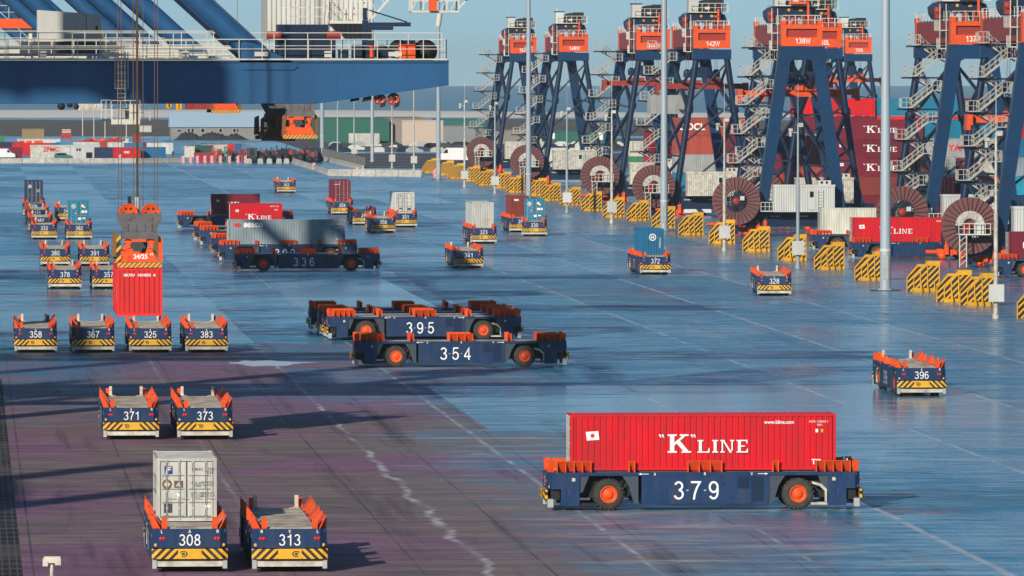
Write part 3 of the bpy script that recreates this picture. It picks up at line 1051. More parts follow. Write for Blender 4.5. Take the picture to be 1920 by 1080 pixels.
_pe = {}
def plain_end(Hh, c):
    if (Hh, c) not in _pe:
        b = MB()
        vs = []
        m_ = 8; q = (2 * 1.219 - .28) / m_
        xs = []
        for i in range(m_):
            a = -1.219 + .14 + i * q
            for f, d in ((0, 0), (.12, 1), (.84, 1), (.96, 0)):
                xs.append((a + f * q, d))
        xs.append((1.079, 0))
        for x, d in xs:
            vs += [(x, .06 * (1 - d), .16), (x, .06 * (1 - d), Hh - .13)]
        b.add(vs, [(2 * i, 2 * i + 2, 2 * i + 3, 2 * i + 1) for i in range(len(xs) - 1)])
        _pe[(Hh, c)] = b.mesh("end_panel", [paint(c, RGB[c])])
    return _pe[(Hh, c)]


def side_sign(o, s, kind, along, z, h, m=WHITE, sx=1.0, bold=.0):
    """lettering on the long side s (+1/-1); along = position to the viewer's right of the middle"""
    rz = math.pi / 2 if s > 0 else -math.pi / 2
    loc = (s * 1.222, along * s, z)
    if kind == 'serif':
        return put("lettering", poly_mesh("serif", SERIF, m, h), o, (s * 1.224, along * s, z), rz)
    if kind == 'flag':
        a = put("flag_emblem", poly_mesh("flag", FLAG, WHITE, h), o, loc, rz)
        put("flag_emblem", poly_mesh("flagmark", FLAGMARK, REDL, h), o, (s * 1.228, along * s, z), rz)
        return a
    return letter(kind, h, m, o, loc, rz, "lettering", bold, sx)


def end_sign(o, kind, x, z, h, m=WHITE, bold=0., sx=1.0):
    y = -o['L'] / 2 - .002
    if isinstance(kind, list):
        return put("lettering", poly_mesh("p%d%s" % (len(kind), str(kind[0][0])), kind, m, h), o, (x, y, z))
    return letter(kind, h, m, o, (x, y, z), 0, "lettering", bold, sx)


def kline(o, s, big=.845, along=0., full=True):
    side_sign(o, s, 'serif', along, 1.25, big)
    side_sign(o, s, 'flag', -o['L'] * .417, 1.62, .62)
    if full:
        side_sign(o, s, "www.kline.com", o['L'] * .285, 2.22, .17, bold=.02, sx=.95)
        side_sign(o, s, "KKFU 150663 3", o['L'] * .435, 2.24, .095)
        side_sign(o, s, "4263", o['L'] * .438, 2.09, .09)
        side_sign(o, s, "TIR", o['L'] * .428, .40, .24, bold=.03)
        for zz, mm in ((1.82, WHITE), (1.82, YELLOW)):
            put("label_plate", poly_mesh("plate", [R4(-.06, .06, -.08, .08)], mm), o, (s * 1.223, (o['L'] * .438 + (.12 if mm is YELLOW else -.12)) * s, zz), math.pi / 2 * s)

# ------------------------------------------------------------------ carriers on the apron
def gy_of(s):
    return 124 + CAM_H * s

HALF = 7.31
# number, centre px of the near end, ground line px, turn, label
FRONT = [
    ("308", 356, 1074, 0, "carrier numbered 308 bearing a pale grey container, in the foreground"),
    ("313", 543.5, 1074, 180, "empty carrier numbered 313 beside the loaded carrier 308"),
    ("371", 246, 825, 0, "empty carrier numbered 371, left of the pair behind the loaded 308"),
    ("373", 384.5, 825, 0, "empty carrier numbered 373 with two white posts on its deck"),
    ("358", 67, 662, 0, "empty carrier numbered 358, leftmost of the row of four"),
    ("367", 175, 662, 0, "empty carrier numbered 367 between carriers 358 and 325"),
    ("325", 282, 662, 0, "empty carrier numbered 325 below the hanging red container"),
    ("383", 387.5, 662, 0, "empty carrier numbered 383, rightmost of the row of four"),
    ("385", 104, 499, 0, "empty carrier numbered 385 behind carrier 378"),
    ("391", 177.5, 499, 0, "empty carrier numbered 391 beside the yellow spreader"),
    ("378", 122, 542, 0, "empty carrier numbered 378 left of the hanging red container"),
    ("357", 204, 542, 0, "empty carrier half hidden behind the hanging red container"),
    ("332", 83, 449, 0, "empty carrier numbered 332 at the head of the left queue"),
    ("387", 76, 434, 0, "empty carrier numbered 387 right behind carrier 332 in the queue"),
    ("315", 70, 418.5, 0, "empty carrier numbered 315, third in the left queue"),
    ("316", 64, 405, 0, "carrier with dark navy container at the rear of the left queue"),
    ("392", 148.5, 449, 0, "carrier numbered 392 bearing a bright teal container"),
    ("344", 125.5, 414, 0, "shaded empty carrier right behind the teal loaded carrier 392"),
    ("343", 537, 361.5, 0, "empty carrier numbered 343, farthest back on the open apron"),
    ("359", 641.7, 403, 0, "carrier numbered 359 bearing a dark red container on end view"),
    ("346", 683.7, 422.5, 0, "empty carrier partly hidden between carriers 359 and 356"),
    ("356", 719, 436.5, 0, "empty carrier numbered 356 in front of carrier 351"),
    ("351", 760, 426.5, 0, "carrier numbered 351 bearing a white container"),
    ("323", 907, 457, 0, "carrier numbered 323 bearing a cream container with a blank end"),
    ("384", 978, 435.5, 0, "carrier bearing a brownish red container, half hidden by carrier 330"),
    ("330", 1002, 443, -4.2, "carrier numbered 330 bearing a teal container with white placards"),
    ("341", 878.5, 503, 0, "empty carrier numbered 341 alone in the middle of the apron"),
    ("372", 1229, 515, 0, "carrier numbered 372 bearing a short blue container by the lamp mast"),
    ("328", 1452, 555, -3.4, "empty carrier numbered 328 near the yellow striped barriers"),
    ("396", 1728.5, 743.5, -.6, "empty carrier numbered 396 alone at the right of the apron"),
]
AGV = {}
for no, px, gy, turn, lab in FRONT:
    p = G(px, gy)
    a = rad(turn if abs(turn) < 90 else 0)
    x = p.x - math.sin(a) * HALF * -1 * 1
    x = p.x - math.sin(a) * HALF
    y = p.y + math.cos(a) * HALF
    AGV[no] = carrier(no, x, y, a + (math.pi if turn == 180 else 0), "blue and orange " + lab)
    if turn == 180:                                     # its posts stand at the other end
        for ch in AGV[no].children:
            if ch.name.startswith("deck_post"):
                ch.rotation_euler = (0, 0, math.pi)

SIDE = [  # number, left px, right px, ground line px, label
    ("379", 1016.5, 1623, 957, "carrier numbered 379 driving sideways with a long red container"),
    ("354", 659, 1068.5, 688.5, "empty carrier numbered 354 seen side on, in front of carrier 395"),
    ("395", 610, 983, 638, "empty carrier numbered 395 seen side on, second in its row"),
    ("361", 601, 972, 633.5, "empty carrier seen side on directly behind carrier 395"),
    ("366", 592, 961, 629, "empty carrier seen side on, second behind carrier 395"),
    ("374", 576, 937, 621, "empty carrier seen side on, rearmost of the row behind 395"),
    ("336", 436.5, 716.5, 508.5, "empty carrier numbered 336 seen side on before the grey container"),
    ("309", 405, 676, 491, "carrier bearing a long grey container behind carrier 336"),
    ("321", 392, 651, 477, "empty carrier behind the long grey container, nearest to it"),
    ("327", 372, 617, 461, "empty carrier behind the long grey container, just before the bright red container"),
    ("329", 361, 600, 452.5, "carrier bearing a bright red container behind the long grey container"),
    ("338", 331, 553, 430, "carrier bearing a dark red container, rearmost of the sideways row"),
    ("312", 1593, 1856, 486, "carrier under the cranes bearing a red container behind the yellow barriers"),
    ("318", 1520, 1770, 470, "carrier under the cranes bearing a cream container beside the electrical house"),
    ("334", 1862, 2152, 520, "carrier cut by the right picture edge, bearing a short red container"),
]
for no, xl, xr, gy, lab in SIDE:
    a, b = G(xl, gy), G(xr, gy)
    AGV[no] = carrier("" if no in ("312", "318", "334") else no, (a.x + b.x) / 2, a.y + 1.5 + (b.y - a.y) / 2, -math.pi / 2, "blue and orange " + lab)


def load(no, L, c, label, shift=0.0, flip=False, **k):
    o = AGV[no]
    rz = o.rotation_euler.z
    v = Matrix.Rotation(rz, 3, 'Z') @ Vector((0, shift, 0))
    return container(L, c, (o.location.x + v.x, o.location.y + v.y, 1.80), rz + (math.pi if flip else 0), label,
                     group="containers riding on carriers", **k)


L20, L40 = 6.058, 12.192
# ---- foreground grey container on 308
c = load("308", L20, "white", "pale grey twenty foot container with blue square emblem on carrier 308")
Y0 = 1.8
end_sign(c, [R4(-.5, .5, -.5, .5)], -.74, 2.10, .33, mat("blue_emblem_paint", (.01, .05, .28), .4, var=0))
sq = [[(-.5, -.55), (-.15, -.5), (-.05, -.1), (.35, .0), (.45, .18), (.0, .15), (.1, .3), (.5, .38), (.45, .55), (-.1, .45), (-.35, .1)]]
put("emblem", poly_mesh("swoosh", sq, mat("gold_emblem_paint", (.75, .55, .25), .4, var=0), .26), c, (-.74, -L20 / 2 - .006, 2.10))
PLAC = mat("brown_placard", (.17, .11, .07), .6, var=.5)
end_sign(c, [disc(0, 0, .5, 8), [(-.38, -.1), (0, -.5), (.38, -.1), (0, .3)]], -.80, 1.52, .42, PLAC)
put("placard", poly_mesh("diamond", [[(-.4, 0), (0, -.4), (.4, 0), (0, .4)]], CREAM, .34), c, (-.80, -L20 / 2 - .008, 1.52))
end_sign(c, [R4(-.5, .5, -.4, .4)], -.33, 1.52, .36, PLAC)
put("placard", poly_mesh("tri", [[(-.4, -.25), (.4, -.25), (0, .3)]], CREAM, .32), c, (-.33, -L20 / 2 - .006, 1.52))
put("placard", poly_mesh("triw", [[(0, -.5), (.5, .4), (-.5, .4)]], WHITE, .18), c, (-.33, -L20 / 2 - .003, 1.08))
put("placard", poly_mesh("greysq", [R4(-.5, .5, -.55, .55)], STEELD, .34), c, (-.76, -L20 / 2 - .003, .55))
put("placard", poly_mesh("whsq", [R4(-.5, .5, -.25, .25)], WHITE, .22), c, (.86, -L20 / 2 - .003, .62))
for tx, x, z, h in (("CBHU  571813 3", .80, 2.13, .12), ("22G1", .88, 2.00, .11), ("M.G.W.", .42, 1.57, .10), ("30480 KG", .86, 1.60, .09), ("TARE", .42, 1.46, .10), ("2220 KG", .86, 1.49, .09),
                    ("NET W.", .42, 1.14, .10), ("28260 KG", .86, 1.16, .09), ("CU.CAP.", .44, 1.03, .10), ("33.2 CU.M", .86, 1.05, .09)):
    end_sign(c, tx, x, z, h, STEELD)
side_sign(c, -1, "COSCO", 0, 1.4, .8, mat("pale_blue_lettering", (.05, .18, .42), .45, var=0))
# ---- long red container on 379
c = load("379", L40, "red", "long bright red container with white serif lettering on carrier 379")
kline(c, 1)
# ---- others
c = load("392", L20, "teal", "bright teal container with white ring emblem on carrier 392")
def hlogo(c, x, z, r, blank=True):
    ring = []
    n = 20
    for i in range(n):
        a, b = 2 * math.pi * i / n, 2 * math.pi * (i + 1) / n
        ring.append([(math.cos(a) * .5, math.sin(a) * .5), (math.cos(b) * .5, math.sin(b) * .5), (math.cos(b) * .38, math.sin(b) * .38), (math.cos(a) * .38, math.sin(a) * .38)])
    ring += [[(-.2, -.22), (-.08, -.22), (-.08, .22), (-.2, .22)], [(.08, -.22), (.2, -.22), (.2, .22), (.08, .22)], [(-.08, -.08), (.08, .02), (.08, .10), (-.08, .0)]]
    return put("emblem", poly_mesh("ringlogo%.2f" % r, ring, WHITE, r, depth=0.0002), c, (x, -c['L'] / 2 - .004, z))
def placards(c):
    hlogo(c, -.62, 2.0, .50)
    for x, z, w_, h_ in ((.45, 2.10, .26, .20), (.62, 1.92, .30, .14), (.50, 1.38, .34, .26), (.86, 1.38, .28, .26), (-.35, 1.2, .14, .10), (.1, .55, .3, .28), (.6, .6, .34, .14)):
        put("placard", poly_mesh("r%.2f%.2f" % (w_, h_), [R4(-w_ / 2, w_ / 2, -h_ / 2, h_ / 2)], WHITE), c, (x, -c['L'] / 2 - .003, z))
placards(c)
c = load("316", L40, "navy", "dark navy container in shade at the rear of the left queue", Hh=2.896)
hlogo(c, -.55, 2.2, .44)
put("placard", poly_mesh("r.50.40", [R4(-.25, .25, -.2, .2)], mat("grey_placard", (.2, .22, .24), .5, var=0)), c, (.55, -L40 / 2 - .003, 1.6))
c = load("359", L40, "maroon", "dark red container standing end on upon carrier 359", Hh=2.896)
end_sign(c, "HAMBURG", -.62, 2.35, .13); end_sign(c, "4", -.35, 2.55, .15)
c = load("351", L40, "white", "white container with small maroon mark on carrier 351")
end_sign(c, "T", -.55, 2.15, .30, mat("maroon_lettering", (.18, .02, .06), .5, var=0), bold=.05)
end_sign(c, [R4(-.5, .5, -.2, .2)], -.45, .55, .5, GREYP); end_sign(c, [R4(-.5, .5, -.3, .3)], .5, .5, .5, GREYP)
c = load("323", L40, "silver", "cream container with blank corrugated end on carrier 323", doors=False, Hh=2.896)
put("placard", poly_mesh("ochre", [R4(-.5, .5, -.5, .5)], YELLOW, .24), c, (.55, -L40 / 2 - .003, .95))
c = load("384", L20, "brown", "brownish red container with small white lettering behind carrier 330", doors=False)
end_sign(c, "tex", -.32, 2.1, .30, bold=.04)
c = load("330", L20, "teal", "teal container with many white placards on carrier 330")
placards(c); end_sign(c, "COLDBOX", -.55, 1.55, .16, mat("rust_lettering", (.4, .12, .05), .5, var=0))
c = load("372", L20, "blue", "short blue container with white ring emblem on carrier 372", doors=False)
hlogo(c, .10, 1.75, .70)
o_ = end_sign(c, "HYUNDAI", .82, 1.2, .16); o_.rotation_euler = (0, math.pi / 2, 0)
side_sign(c, -1, "H", -2.4, 2.1, .3)
c = load("309", L40, "grey", "long blue grey container with red and white lettering on carrier 309", shift=-.15)
side_sign(c, 1, "seaco", -3.45, 2.02, .50, bold=.05)
put("lettering", poly_mesh("seadots", [disc(-.35, 0, .34), disc(.15, 0, .34)], REDL, .62), c, (1.225, -5.05, 2.02), math.pi / 2)
side_sign(c, 1, "GESU 481 3", 5.2, 2.1, .20); side_sign(c, 1, "42G1", 5.3, 1.75, .18)
put("placard", poly_mesh("wsm", [disc(0, 0, .08, 8)], WHITE), c, (1.225, 5.2, .55), math.pi / 2)
c = load("329", L20, "red", "bright red container with white serif lettering behind the grey one")
side_sign(c, 1, 'serif', .25, 1.05, .62); side_sign(c, 1, "SB", -2.2, 1.75, .3, bold=.03); side_sign(c, 1, "KKTU 712", 2.1, 2.25, .16); side_sign(c, 1, "22G1", 2.3, 1.85, .16)
c = load("338", L20, "maroon", "dark red container with white lettering at the back of the sideways row")
side_sign(c, 1, 'serif', .75, 1.25, .72); side_sign(c, 1, "SB", -2.2, 1.75, .3, bold=.03)
c = load("312", L40, "red", "red container with white lettering on a carrier under the cranes", shift=-1.0)
kline(c, 1, .72, -1.5)
c = load("318", L40, "cream", "long cream container behind the red one under the cranes", Hh=2.896, doors=False)
c = load("334", L20, "maroon", "short dark red container at the right picture edge", shift=-2.9)
side_sign(c, 1, "HAMBURG", .2, 1.3, .6, bold=.03)

# ---- container hanging from the quay crane with its spreader
HY, HX, HZ = 414.0, 0.0, 0.0
hp = AT(262, 593, HY)
HX, HZ = hp.x, hp.z
c = container(L40, "hot", (HX, HY + L40 / 2, HZ), 0, "bright red container hanging from the orange spreader over the lanes", doors=False)
c['group'] = "containers hanging from cranes"
end_sign(c, "SKYU  101052  6", .0, 2.22, .15, bold=.04, sx=1.3)
put("placard", poly_mesh("lblob", [[(-.5, -.4), (.5, -.6), (.5, .5), (-.3, .6)]], WHITE, .8), c, (-1.224, -4.6, 1.3), -math.pi / 2)


HEADG = mat("head_block_grey", (.125, .13, .14), .5, .1, var=.7, scale=2, dirt=(.09, .055, .04))


def spreader(name, label, x, y, z, L=12.2, full=True, group="container spreaders", paint_=None):
    """z = underside; the long beam runs along Y"""
    o = thing(name, label, "spreader", (x, y, z), 0, group)
    b = MB()
    for s in (-1, 1):
        b.box(-.30 + s * .62, .30 + s * .62, -L / 2 + .3, L / 2 - .3, .12, .55, 0)
    b.box(-.95, .95, -2.2, 2.2, .15, .80, 0)
    b.prism([(-1.02, .32), (1.02, .32), (.66, 1.05), (.40, 1.05), (.30, .80), (-.30, .80), (-.40, 1.05), (-.66, 1.05)], 'y', -L / 2 + .05, -L / 2 + .55, 0)
    b.prism([(-1.02, .32), (1.02, .32), (.66, .9), (-.66, .9)], 'y', L / 2 - .55, L / 2 - .05, 0)
    for x0 in (-.62, .62):
        b.box(x0 - .12, x0 + .12, -L / 2 - .02, -L / 2 + .4, 1.06, 1.55, 0)
        b.tube((x0 - .2, -L / 2 + .1, 1.40), (x0 + .2, -L / 2 + .1, 1.40), .12, 8, 0)
    b.box(-.5, .5, -2.0, 2.0, .802, 1.30, 1)
    for yy in (-1.5, 1.2):
        b.box(-.75, .75, yy, yy + .3, 1.303, 1.55, 0)
    b.build("frame", [paint_ or ORANGE, STEELD], o)
    e = MB()
    e.box(-1.20, 1.20, -.08, .08, -.14, .14, 0)
    eb = e.build("end_beam", PLATE_BROWN if paint_ is PLATE_BROWN else HAZ_FINE, o, (0, -L / 2, .16))
    e = MB()
    e.box(-1.20, 1.20, -.12, .12, .02, .30, 0)
    e.build("end_beam", PLATE_BROWN, o, (0, L / 2 - .1, 0))
    for s in (-1, 1):
        for yy in (-L / 2 + .2, L / 2 - 1.0):
            f = MB()
            if yy < 0:
                f.prism([(s * 1.00, .35), (s * 1.26, .30), (s * 1.24, 1.55), (s * 1.02, 1.75)], 'y', yy, yy + .5, 0)
            else:
                f.prism([(s * .92, .4), (s * 1.3, .35), (s * 1.26, 1.6), (s * .95, 1.75)], 'y', yy, yy + .8, 0)
            f.build("corner_flipper", PLATE_BROWN if paint_ else (HAZ if (yy < 0 and s < 0) else (ORANGE if yy < 0 else PLATE_BROWN)), o)
    if full:
        hb = MB()
        hb.box(-.95, .95, -1.0, 1.0, 1.56, 1.95, 0)
        hb.prism([(-.85, 1.952), (.85, 1.952), (1.18, 2.55), (1.20, 2.95), (-1.20, 2.95), (-1.18, 2.55)], 'y', -.75, -.65, 0)
        hb.prism([(-.85, 1.952), (.85, 1.952), (1.18, 2.55), (1.20, 2.95), (-1.20, 2.95), (-1.18, 2.55)], 'y', .45, .55, 0)
        for x0 in (-.6, .6):
            hb.tube((x0, -.80, 2.70), (x0, -.755, 2.70), .14, 12, 0)
        for x0 in (-.65, -.2, .25, .65):
            hb.box(x0 - .04, x0 + .04, -.80, -.752, 1.97, 2.40, 0)
        hb.build("head_block", HEADG, o, (0, -L / 2 + 1.3 - .5, 0))
        for x0 in (-.6, .6):
            for yy in (-.5, .2):
                sv = MB()
                sv.ring((0, 0, 0), 'y', [(0, -.06), (.46, -.06), (.50, -.10), (.52, -.10), (.52, .10), (.50, .10), (.46, .06), (0, .06)], 22, 0)
                for i in range(6):
                    a = math.pi * i / 3
                    sv.tube((.27 * math.cos(a), -.075, .27 * math.sin(a)), (.27 * math.cos(a), -.061, .27 * math.sin(a)), .07, 8, 1)
                sv.build("sheave", [ORANGE, DARK], o, (x0, yy - L / 2 + .8, 2.95))
    return o


sp = spreader("spreader", "orange spreader with grey head block gripping the hanging red container", HX, HY + L40 / 2, HZ + 2.60)
letter("24/25", .26, WHITE, sp, (.05, -6.06, .62), 0, "lettering", .03)
letter("FT", .13, WHITE, sp, (.66, -6.06, .72), 0, "lettering", .02)
letter("40", .16, REDL, sp, (-.55, -6.06, .58), 0, "lettering", .02)
b = MB()
hz0 = HZ + 2.60 + 2.9
for dx, yy in ((-1.13, .45), (-.95, 1.2), (-.32, .45), (.22, 1.2), (.82, .45), (1.0, 1.2)):
    b.tube((HX + dx, HY + yy, hz0), (HX + dx * 1.02, HY + yy, 46), .021, 5)
o = b.build("hoist_ropes", ROPE); tag(o, "brown steel hoist ropes holding the orange spreader", "ropes")
b = MB()
b.tube((HX - .1, HY + .9, hz0 - 1.0), (HX - .1, HY + .9, 46), .06, 8, 0)
b.tube((HX - .1, HY + .9, hz0), (HX - .1, HY + .9, hz0 + .9), .13, 10, 1)
b.box(HX - .62, HX - .42, HY + .8, HY + 1.0, hz0 - .3, hz0 + .95, 2)
o = b.build("cable", [PLATE_BROWN, CREAM, DARK]); tag(o, "brown power cable running down the middle to the spreader", "cable")

# ------------------------------------------------------------------ quay cranes
def make_quay_crane(label, yg, front=True, extras=False, boom=True):  # front off: unseen crane added for its shadows
    """quay crane whose low landside girder stands at distance yg; the legs stand on the quay left of the picture"""
    o = thing("quay_crane", label, "quay crane", (-9, yg, 0), 0, "quay cranes along the left edge")
    def L(mb, name, mats, par=None):
        ob = mb.build(name, mats, par or o)
        ob.location = (9, 0, 0) if par is None else (0, 0, 0)
        return ob
    lxs = (-9, -42) if front else ((-46, -79) if boom else (-30, -63))  # unseen cranes: legs placed for where their shadows fall
    for lx in lxs:
        for ly in (-7, 17):
            b = MB()
            b.leg((lx, ly, 1.5), (lx, ly, 45 if boom else 33), 1.9, 1.5)  # unseen boomless crane is cut short to limit its shadow
            L(b, "leg", CRANE_B)
    b = MB()
    for ly in (-7, 17):
        b.box(lxs[1] + 1.2, lxs[0] - 1.2, ly - .7, ly + .7, 16.5, 18.0)
    for lx in lxs:
        b.box(lx - .9, lx + .9, -6.2, 16.2, 3.0, 5.0)
        b.box(lx - .7, lx + .7, -6.2, 16.2, 25, 27)
    L(b, "portal_frame", CRANE_B)
    for lx in lxs:
        for ly in (-7, 17):
            b = MB(); b.box(lx - .6, lx + .6, ly - 4, ly + 4, .25, 1.45)
            L(b, "bogie", CRANE_N)
    if not boom:
        return o
    b = MB()
    if not front:                                       # trolley box and tie tubes on the unseen boom, shaped for girder shadows
        b.box(-17.4, -13.4, .4, 3.4, 41.0, 44.0); b.box(-18.98, -17.42, 1.2, 1.5, 43.2, 43.8)
        b.tube((-24.5, 1, 44.2), (-18.6, 1, 41.4), .35, 10); b.tube((-31, 1, 44.5), (-24.5, 1, 42.4), .5, 10)
    for yy in (1, 9):
        b.box(-95, 12 if front else -19, yy - .6, yy + .6, 42.5, 45.0)
    for k in range(-9, 2 if front else -4):
        b.box(k * 10 - .3, k * 10 + .3, 1.7, 8.3, 43, 44)
    L(b, "boom", CRANE_B)
    if not front:
        return o
    b = MB()
    prof = [(-44, 18.2), (19.55, 18.2), (26.9, 19.22), (26.9, 20.62), (-44, 20.62)]
    b.prism(prof, 'y', 0, 1.4)
    b.prism(prof, 'y', 9.2, 10.6)
    b.box(25.9, 26.9, 1.41, 9.19, 19.25, 20.6)
    b.prism([(15.3, 20.10), (18.2, 20.10), (18.45, 20.28), (18.35, 20.45), (15.9, 21.6), (14.9, 21.6)], 'y', -.10, -.004)
    for xx in (-1.5, 4.6, 11.0, 15.8, 20.6):
        b.box(xx, xx + .04, -.014, -.003, 18.25, 20.6)
    b.box(-44, 26.85, -.10, -.003, 20.50, 20.60)
    b.box(-44, 19.4, -.06, -.003, 18.22, 18.30)
    L(b, "girder", GIRDER_B)
    for xe, rr in ((16.2, .66), (8.9, .58)) if not extras else ((16.2, .66),):
        for yy in (.65, 9.9):
            b = MB()
            b.tube((xe + .5, yy, 20.45), (xe - 24, yy, 20.45 + 24 * .93), rr, 18)
            L(b, "stay_tube", GIRDER_B if yy < 5 else CRANE_B)
    b = MB()
    b.box(-30, 26.8, -.25, .0, 20.64, 20.72)
    b.box(-30, 26.8, 10.6, 12.6, 20.64, 20.72)
    b.box(-30, 18, 1.6, 9.0, 20.66, 20.74)
    for k in range(14):
        b.box(-28 + k * 4, -27.6 + k * 4, 1.6, 9.0, 20.80, 21.15)
    L(b, "walkway", CRAIL)
    b = MB()
    b.rail((-30, -.22, 20.72), (26.75, -.22, 20.72), 1.08, 1.3, .032)
    b.rail((26.75, -.22, 20.72), (26.75, 1.5, 20.72), 1.08, 1.3, .032)
    b.rail((-30, 1.5, 20.72), (26.6, 1.5, 20.72), 1.45, 1.9, .030)
    b.rail((-30, 12.5, 20.72), (26.7, 12.5, 20.72), 1.1, 1.3, .032)
    b.rail((-30, 9.0, 21.2), (14, 9.0, 21.2), 1.1, 1.8, .03)
    L(b, "railing", [CRAIL])
    b = MB()
    for z in (20.95, 21.35):
        b.tube((-30, 8.5, z), (15, 8.5, z), .08, 6)
    for x0 in (-1.5, 7.5, 16.0, 23.5):
        b.box(x0, x0 + .75, -.30, -.27, 20.85, 21.10)
    L(b, "service_pipes", CRAIL)
    if not extras:
        return o
    # ---- fittings only the nearest crane shows
    def at(px, py, yl):
        p = AT(px, py, yg + yl)
        return p.x, p.z
    b = MB()                                            # machine house, corrugated
    x0, z0 = at(497, 74, 8); x1, _ = at(694, 74, 8)
    n = 22
    vs = []
    for i in range(n * 4 + 1):
        k = i % 4
        vs += [(x0 + (x1 - x0) * i / (n * 4), 6.0 + (.08 if k in (1, 2) else 0), z0), (x0 + (x1 - x0) * i / (n * 4), 6.0 + (.08 if k in (1, 2) else 0), z0 + 9)]
    b.add(vs, [(2 * i, 2 * i + 2, 2 * i + 3, 2 * i + 1) for i in range(n * 4)])
    b.box(x0, x1, 6.1, 14, z0, z0 + 9)
    L(b, "machine_house", HOUSE)
    b = MB()
    x0, z0 = at(70, 62, 24); x1, z1 = at(187, 22, 24)
    b.prism([(x0, z0 - .5), (x1 + .35, z0 - .5), (x1, z1 - .15), (x0, z1 + .1)], 'y', 24, 29, 0)
    for k in (.42, .78):
        b.box(x0 + (x1 - x0) * k, x0 + (x1 - x0) * k + .03, 23.985, 23.999, z0, z1 - .15, 2)
    b.box(x0 + (x1 - x0) * .93, x0 + (x1 - x0) * .97, 23.98, 23.998, z0 + .15, z0 + .4, 1)
    b.box(x0 - 1, x1 + 1, 23.5, 30, 21.0, z0 - .52, 2)
    L(b, "electrical_house", [HOUSE, GLASS, STEELD])
    b = MB()                                            # winch frame
    x0, z0 = at(520, 92, 3); x1, z1 = at(615, 46, 3)
    b.box(x0, x1, 2.2, 5.2, 21.3, z1); b.box(x0 - .3, x1 + .3, 1.9, 5.5, 20.75, 21.28)
    for k in range(6):
        b.box(x0 + .15 + k * .5, x0 + .2 + k * .5, 2.18, 2.199, 21.4, z1 - .1)
    for k in range(9):
        x = 18.6 + k * .75
        b.box(x, x + .55, 2.0 + (k % 2) * .4, 3.4, 20.75, 21.25 + .25 * ((k * 7) % 3))
    L(b, "winch_frame", CRANE_N)
    for px_ in (513, 625):
        b = MB()
        x, z = at(px_, 66, 2.2)
        b.box(x - .3, x + .3, 1.75, 2.15, z - .25, z + .2); b.tube((x - .4, 1.7, z), (x + .4, 1.7, z), .22, 12)
        L(b, "winch_motor", ORANGE_D)
    b = MB()
    for px_, py_, r in ((797, 96, .62), (768, 96, .55), (748, 92, .5), (690, 96, .45), (716, 98, .4)):
        x, z = at(px_, py_, 3)
        b.ring((x, 2.6, z), 'y', [(0, 0), (r * 1.08, 0), (r * 1.08, .1), (r * .6, .12), (r * .6, .9), (r * 1.08, .92), (r * 1.08, 1.0), (0, 1.0)], 20)
        b.box(x - r * .5, x + r * .5, 2.7, 3.5, 20.74, z)
    L(b, "rope_drum", DARK)
    b = MB()
    x0, z0 = at(747, 112, 1); x1, z1 = at(778, 83, 1)
    b.box(x0, x1, .6, 1.35, 20.74, z1)
    b.box(x0 + .08, x0 + .4, .58, .599, 20.9, z1 - .1); b.box(x1 - .42, x1 - .1, .58, .599, 20.9, z1 - .1)
    xx, zz = at(697, 97, 1)
    b.tube((xx, 1, 20.74), (xx, 1, zz + .35), .12, 10)
    L(b, "control_cabinet", ORANGE)
    b = MB()                                            # service jib
    x0, _ = at(684, 85, 3); x1, z1 = at(770, 48, 3)
    b.box(x0 - .15, x0 + .15, 2.9, 3.2, 20.74, z1 + .3); b.box(x0, x1, 2.85, 3.25, z1 - .05, z1 + .18)
    b.box(x0, x0 + 1.6, 2.82, 3.28, z1 - .25, z1 - .055)
    b.tube((x0, 3.05, z1 + .95), (x1 - .2, 3.05, z1 + .2), .04, 5); b.box(x0 - .12, x0 + .12, 2.93, 3.17, z1 + .31, z1 + 1.0)
    L(b, "service_jib", CRANE_N)
    b = MB()                                            # white balcony
    x0, z0 = at(617, 41, 4); x1, _ = at(690, 41, 4)
    b.box(x0, x1, 3, 5.9, z0 - .1, z0 + .05)
    b.rail((x0, 3, z0 + .05), (x1, 3, z0 + .05), 1.1, .35, .03); b.rail((x0, 3, z0 + .05), (x0 - .25, 5.8, z0 + .6), 1.1, .6, .03)
    b.beam((x1, 3.2, z0), (x1 + 2.3, 3.2, z0 + 2.6), .12, .12); b.beam((x1 - .4, 3.2, z0 + .9), (x1 + 1.2, 3.2, z0 + 2.9), .07, .07)
    for k in range(5):
        b.tube((x1 + k * .45, 3.2, z0 + k * .5), (x1 - .4 + k * .42, 3.2, z0 + .9 + k * .5), .03, 4)
    for k in range(4):
        b.box(x0 + .25, x0 + .29, 3.6, 3.64, z0 + .05, z0 + 1.9) if k == 0 else b.box(x0 + .3 + k * .5, x0 + .55 + k * .5, 3.4, 3.8, z0 + .06, z0 + .7)
    for k in range(8):                                  # stair tower behind it
        b.tube((x0 - 1.9, 2.8, 21 + k * .22), (x0 - 1.2, 2.8, 21 + k * .22), .025, 4)
    b.tube((x0 - 1.9, 2.8, 20.8), (x0 - 1.9, 2.8, 23.8), .035, 4); b.tube((x0 - 1.2, 2.8, 20.8), (x0 - 1.2, 2.8, 23.8), .035, 4)
    b.rail((x0 - 3.1, 2.9, 22.6), (x0 - .4, 2.9, 22.6), 1.0, .8, .03)
    L(b, "service_balcony", CRAIL)
    b = MB()                                            # hanging maintenance basket
    x0, z0 = at(770, 24, 2); x1, _ = at(858, 24, 2)
    b.box(x0, x1, 1, 3.4, z0, z0 + .12); b.rail((x0, 1, z0 + .12), (x1, 1, z0 + .12), 1.1, .7, .05); b.rail((x0, 3.4, z0 + .12), (x1, 3.4, z0 + .12), 1.1, .7, .05)
